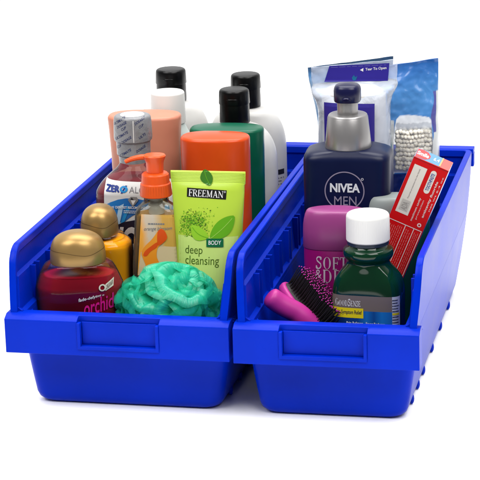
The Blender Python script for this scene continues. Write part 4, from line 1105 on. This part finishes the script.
def swab_bag():
    it = Item('swab_bag', 'crinkled blue bag of cotton swabs with a clear window at the back right', 'bag', 408, 130, 38.0, 5, BIN)
    Z = lambda y: it.z(408, y); t = (CAM - it.o).length / FL
    zt = Z(62.5); R = 31 * t; ry = 2.3
    secs = bag_loft(zt, R, ry, R * .96, 230, 0, 2.8)
    mb = MB().loft(secs, 360, cap0=True, cap1=True)
    yl = -ry
    P = lambda x, y: it.P(x, y, yl)
    win = [P(393, 172), P(431.5, 172), P(433, 150), P(431, 124), P(428.5, 121), P(418, 118.5), P(408, 117), P(399, 117), P(396, 120), P(394.5, 128), P(393, 150)]
    def inside(x, z, poly):
        c = False; n = len(poly)
        for i in range(n):
            (x1, z1), (x2, z2) = poly[i], poly[(i + 1) % n]
            if (z1 > z) != (z2 > z) and x < (x2 - x1) * (z - z1) / (z2 - z1) + x1: c = not c
        return c
    zb1 = P(400, 121)[1]; zb2 = P(400, 173)[1]; xl = P(393, 140)[0]; xr = P(433, 130)[0]
    def sdist(x, z):
        d = 1e9; n = len(win)
        for i in range(n):
            (x1, z1), (x2, z2) = win[i], win[(i + 1) % n]
            dx, dz = x2 - x1, z2 - z1; t = max(0, min(1, ((x - x1) * dx + (z - z1) * dz) / (dx * dx + dz * dz + 1e-9)))
            d = min(d, math.hypot(x - x1 - t * dx, z - z1 - t * dz))
        return d if inside(x, z, win) else -d
    zc = P(400, 131)[1]; zv = P(430, 97)[1]; col = []; wn = []
    sm = lambda a, b, x: (lambda t: t * t * (3 - 2 * t))(max(0, min(1, (x - a) / (b - a))))
    mixc = lambda p, q, t: tuple(u + (v - u) * t for u, v in zip(p, q))
    W_, T_, V_, N_, H_ = (.46, .48, .48), (.008, .20, .25), (.065, .065, .24), (.004, .012, .10), (.58, .62, .68)
    for x, y, z in mb.v:
        s_ = z / zt; c0 = mixc((.014, .10, .33), (.05, .18, .42), sm(.55, .85, s_)); c0 = mixc(c0, (.015, .09, .30), sm(.86, 1, s_)); w_ = 0.0
        if y < .3:
            left = sm(.03, -.03, x - xl - .1) * sm(.04, -.04, z - zb1 - .1 * math.sin(x * 2))
            c0 = mixc(c0, W_, left); tx = P(386.5, 0)[0] + (zb1 - z) * .06
            c0 = mixc(c0, T_, left * sm(.2, .14, abs(x - tx)))
            xe = xr - .25 + .3 * math.sin((z - zb1) * .9) ** 2
            rt_ = sm(-.03, .03, x - xe) * sm(.04, -.04, z - zv)
            c0 = mixc(c0, mixc(V_, W_, sm(-.03, .03, x - (R * .9 - (.8 if z < zb1 - 1.5 else 0)))), rt_)
            c0 = mixc(c0, N_, sm(.04, -.04, z - zb2))
            sd = sdist(x, z) if zb2 - 1 < z < zb1 + 2 and abs(x) < R else -1
            inn = sm(-.05, .05, sd); hz = sm(-.12, .25, z - zc)
            c0 = mixc(c0, H_, inn); w_ = inn * (.84 - .5 * hz)
        else:
            c0 = (.5, .55, .62); w_ = .4
        col += [*c0, 1.0]; wn.append(w_)
    crumple(mb, .16, .75, 3, zt)
    mb.v = [(x, y, z + .15 * x * max(0, z / zt - .5) * 2) for x, y, z in mb.v]
    bagm = mat('printed_film', (.1, .3, .6), rough=.27, spec=.6, bump=.0); nt = bagm.node_tree; b = nt.nodes['Principled BSDF']
    ac = nt.nodes.new('ShaderNodeAttribute'); ac.attribute_name = 'print'; nt.links.new(ac.outputs['Color'], b.inputs['Base Color'])
    aw = nt.nodes.new('ShaderNodeAttribute'); aw.attribute_name = 'window'
    tc = nt.nodes.new('ShaderNodeTexCoord'); nz = nt.nodes.new('ShaderNodeTexNoise'); nz.inputs['Scale'].default_value = 48; nz.inputs['Detail'].default_value = 2.5; nz.inputs['Distortion'].default_value = .5
    nt.links.new(tc.outputs['Object'], nz.inputs['Vector'])
    bp = nt.nodes.new('ShaderNodeBump'); bp.inputs['Strength'].default_value = .55; bp.inputs['Distance'].default_value = .004
    nt.links.new(nz.outputs['Fac'], bp.inputs['Height']); nt.links.new(bp.outputs['Normal'], b.inputs['Normal'])
    trn = nt.nodes.new('ShaderNodeBsdfTransparent'); gl = nt.nodes.new('ShaderNodeBsdfGlossy'); gl.inputs['Roughness'].default_value = .2
    fr = nt.nodes.new('ShaderNodeFresnel'); fr.inputs['IOR'].default_value = 1.2
    nt.links.new(bp.outputs['Normal'], gl.inputs['Normal'])
    mA = nt.nodes.new('ShaderNodeMixShader'); mB = nt.nodes.new('ShaderNodeMixShader'); out = nt.nodes['Material Output']
    nt.links.new(fr.outputs[0], mA.inputs[0]); nt.links.new(trn.outputs[0], mA.inputs[1]); nt.links.new(gl.outputs[0], mA.inputs[2])
    nt.links.new(aw.outputs['Fac'], mB.inputs[0]); nt.links.new(b.outputs[0], mB.inputs[1]); nt.links.new(mA.outputs[0], mB.inputs[2]); nt.links.new(mB.outputs[0], out.inputs[0])
    fo = mb.build('film', bagm, it.root, ang=60, smooth=True)
    at = fo.data.attributes.new('print', 'FLOAT_COLOR', 'POINT'); at.data.foreach_set('color', col)
    at = fo.data.attributes.new('window', 'FLOAT', 'POINT'); at.data.foreach_set('value', wn)
    # cotton swabs packed behind the window, each one its own object
    cot = mat('cotton', (.84, .79, .68), rough=.95, spec=.03, sss=.2, sssr=(.4, .35, .25), bump=.25, bscale=30); stick = mat('swab_stick', (.75, .74, .72), rough=.5)
    s = MB(); s.tube([(0, -1.5, 0), (0, 1.5, 0)], .11, 8, 1)
    for e in (-1, 1):
        s.ball((0, e * 1.45, 0), .25, 16, 12, 0, (1, 1.7, 1.12))
    first = s.build('cotton_swab', [cot, stick], None, ang=60, jit=.05, jscale=4.0)
    r = random.Random(9); k = 0
    z0 = P(410, 131)[1]
    for row in range(9):
        for col_ in range(10):
            o = first if k == 0 else first.copy()
            if k: COL.objects.link(o)
            k += 1
            u = P(394.5, 140)[0] + .2 + (P(432, 140)[0] - P(394.5, 140)[0] - .4) * (col_ + .3 * (row % 2)) / 9.3
            z = z0 - .22 - row * .47 + r.gauss(0, .04) - .05 * math.cos(u * 1.2)
            y = -ry + 2.13 + .10 * u * u / 2 + r.gauss(0, .04)
            w = it.o + it.ex * u + it.ey * y + Vector((0, 0, z))
            o.location = w * S; o.rotation_euler = (r.gauss(0, .02), r.uniform(0, 6.28), it.rz + r.gauss(0, .02)); q = r.uniform(.9, 1.1); o.scale = (q, 1, q)
            tag(o, 'white cotton swab packed behind the clear window of the blue bag', 'cotton swab', 'cotton swabs in the bag')
    # a few standing up behind the hazy top of the window
    for j in range(6):
        o = first.copy(); COL.objects.link(o)
        u = P(399, 120)[0] + (P(427, 120)[0] - P(399, 120)[0]) * j / 5 + r.gauss(0, .05)
        w = it.o + it.ex * u + it.ey * (-ry + 1.0) + Vector((0, 0, z0 - 1.25 + r.gauss(0, .12)))
        o.location = w * S; o.rotation_euler = (rad(90) + r.gauss(0, .05), r.gauss(0, .12), it.rz); o.scale = (1.05, .8, 1.05)
        tag(o, 'upright white cotton swab behind the hazy top edge of the bag window', 'cotton swab', 'upright cotton swabs')
swab_bag()

def pads_bag():
    it = Item('cotton_pad_bag', 'clear plastic bag of cotton pads with a navy tear-open header behind the pump', 'bag', 354, 110, 33.5, 4, BIN)
    Z = lambda y: it.z(354, y); t = (CAM - it.o).length / FL
    zt = Z(63.5); R = 35 * t; ry = 2.9
    zh = Z(81.5)
    secs = []
    prof = [(0, R * .9, ry * .8), (.5, R, ry), (Z(140), R, ry), (Z(110), R * 1.0, ry), (Z(98), R * 1.05, ry * .95), (Z(91), R * 1.16, ry * .75), (Z(86), R * 1.2, ry * .45), (zh, R * 1.17, .32), (Z(75), R * 1.2, .16), (zt, R * 1.2, .1)]
    secs = catmull([(z, a, b, 3.0, (z / zt) ** 3 * .1) for z, a, b in prof], 9)
    mb = MB().loft(secs, 130); crumple(mb, .14, .8, 1, zt); mb.v = [(x, y, z + .10 * x * max(0, z / zt) ** 5) for x, y, z in mb.v]
    mb.build('film', film('pad_bag_film', (.94, .95, .98), haze=.30, hazecol=(.72, .79, .92), edge=.35, rough=.16, ior=1.25, bump=.5, bscale=45), it.root, ang=70)
    navy = mat('header_navy', (.035, .025, .30), rough=.3, bump=.12, bscale=9); f = surf_of(secs); p = Print(lambda u, z: f(u, z) - .16, .015); yl = -.2; P = lambda x, y: it.P(x, y, yl)
    p.grid([P(324.5, 81.5), P(388, 80.5), P(389.5, 63.0), P(329.5, 65.7)], navy, 40, 12, 1)
    p.text('Tear To Open', [P(365.5, 71.2), P(386.5, 69.6), P(386.5, 66.2), P(365.5, 67.8)], M_INKW, .015, lift=2)
    p.poly([P(360, 69.8), P(363.5, 67.8), P(363.3, 71.4)], M_INKW, 2)
    p.poly([P(352, 77.5), P(354, 74.8), P(355.5, 77), P(357.5, 75.5), P(356, 80), P(353, 80)], mat('header_teal', (.01, .14, .30), rough=.4), 2)
    p.lines([P(331, 67.6), P(389, 65.0), P(389.2, 64.2), P(331.2, 66.8)], 1, mat('header_line', (.2, .2, .5), rough=.4), (1, 1), .4, lift=2)
    p.build('header', it.root)
    g = Print(lambda u, z: f(u, z) - .16, .02); yl2 = -ry; P2 = lambda x, y: it.P(x, y, yl2)
    g.grid([P2(325, 175), P2(374.5, 175), P2(374.5, 104), P2(323.5, 103)], mat('pad_label_violet', (.035, .025, .27), rough=.35, bump=.12, bscale=9), 30, 20, 1)
    g.build('label', it.root)
    # the stacked pads inside: one column of soft discs, lying on their sides in the bag
    cot = mat('cotton_pad_white', (.84, .82, .78), rough=.92, spec=.1, bump=.35, bscale=18)
    c = bpy.data.objects.new('cotton_pad_roll', None)
    zc1 = Z(84); m2 = MB(); rr = 31 * t
    ss = [(.3, rr * .95, 2.45, 2.4), (.6, rr, 2.5, 2.4), (Z(110), rr, 2.5, 2.4), (Z(98), rr * .985, 2.42, 2.4), (Z(91), rr * .92, 2.2, 2.3), (Z(87), rr * .78, 1.8, 2.2), (zc1, rr * .55, 1.1, 2.1), (zc1 + .15, rr * .25, .5, 2), (zc1 + .2, .05, .05, 2)]
    m2.loft(catmull(ss, 7), 110); crumple(m2, .10, 1.4, 8, 30)
    o = m2.build('cotton_wool', cot, None, loc=it.o, rot=(0, 0, it.rz), ang=80)
    tag(o, 'white cotton wool roll inside the clear bag with navy header', 'cotton wool')
pads_bag()

def wipes_bag():
    it = Item('plastic_bag', 'pale blue plastic bag with dark top corners showing behind the cotton pads', 'bag', 351, 110, 42.2, 4, BIN)
    Z = lambda y: it.z(351, y); t = (CAM - it.o).length / FL
    zt = Z(62); R = 42 * t
    secs = [(z, max(a, .1), b, 3.2) for z, a, b in catmull([(0, R * .72, .8), (.6, R * .75, 1.0), (Z(150), R * .76, 1.1), (Z(115), R * .80, 1.0), (Z(92), R * .9, .7), (Z(75), R * .97, .3), (zt, R * 1.0, .1)], 8)]
    mb = MB().loft(secs, 120); crumple(mb, .16, .7, 5, zt); mb.v = [(x, y, z + .13 * x * max(0, z / zt) ** 5) for x, y, z in mb.v]
    m = gradmat('pale_blue_print', [(0, (.10, .26, .58)), (.55, (.20, .42, .72)), (.80, (.42, .58, .78)), (.90, (.10, .28, .58)), (1, (.02, .07, .16))], 'Z', 12, zt + .2, .3, .5, 60, .6, bump=.3, bscale=60)
    mb.build('film', m, it.root, ang=60)
wipes_bag()

# ------------------------------------------------------------------ white surface and studio light
g = MB(); g.add([(-140, -46, 0), (170, -46, 0), (170, 190, 0), (-140, 190, 0)], [(0, 1, 2, 3)])
ground = g.build('ground', mat('white_surface', (.93, .93, .93), rough=.6, spec=.15), None, loc=(0, 0, -.02), smooth=False)
tag(ground, 'plain white studio table surface under the two bins', 'surface', kind='structure')

world = bpy.data.worlds.new('World'); scene.world = world; world.use_nodes = True
nt = world.node_tree; bg = nt.nodes['Background']
tc = nt.nodes.new('ShaderNodeTexCoord'); sp = nt.nodes.new('ShaderNodeSeparateXYZ'); nt.links.new(tc.outputs['Generated'], sp.inputs[0])
mr = nt.nodes.new('ShaderNodeMapRange'); mr.interpolation_type = 'SMOOTHSTEP'
mr.inputs['From Min'].default_value = -.35; mr.inputs['From Max'].default_value = .45; mr.inputs['To Min'].default_value = .12; mr.inputs['To Max'].default_value = 1.03
nt.links.new(sp.outputs['Y'], mr.inputs['Value']); nt.links.new(mr.outputs['Result'], bg.inputs['Strength'])
bg.inputs['Color'].default_value = (1, 1, 1, 1)

def area(name, loc, target, size, power, col=(1, 1, 1), sy=None):
    d = bpy.data.lights.new(name, 'AREA'); d.energy = power; d.size = size * S; d.color = col
    if sy: d.shape = 'RECTANGLE'; d.size_y = sy * S
    o = bpy.data.objects.new(name, d); COL.objects.link(o); o.location = Vector(loc) * S
    o.rotation_euler = (Vector(target) - Vector(loc)).to_track_quat('-Z', 'Y').to_euler()
    return o
area('left_softbox', (-70, -95, 190), (15, 10, 0), 130, 47, (1, .99, .97), 130)
area('right_softbox', (115, -90, 185), (22, 10, 0), 130, 47, (1, .985, .96), 130)
area('overhead_softbox', (18, 75, 200), (18, 75, 0), 180, 56, (1, .99, .98), 130)

cam = bpy.data.cameras.new('camera'); co = bpy.data.objects.new('camera', cam); COL.objects.link(co)
cam.sensor_width = 36; cam.lens = FL / 480 * 36; cam.clip_start = .05; cam.clip_end = 100
Mc = Matrix((RT, UP, -FW)).transposed().to_4x4(); Mc.translation = CAM * S
co.matrix_world = Mc; scene.camera = co
scene.render.resolution_x = scene.render.resolution_y = 1024
scene.view_settings.view_transform = 'Standard'; scene.view_settings.look = 'None'
scene.view_settings.exposure = 0; scene.view_settings.gamma = 1
scene.cycles.use_denoising = True
scene.cycles.max_bounces = 16; scene.cycles.transparent_max_bounces = 24; scene.cycles.transmission_bounces = 12
scene.cycles.caustics_refractive = False; scene.cycles.caustics_reflective = False
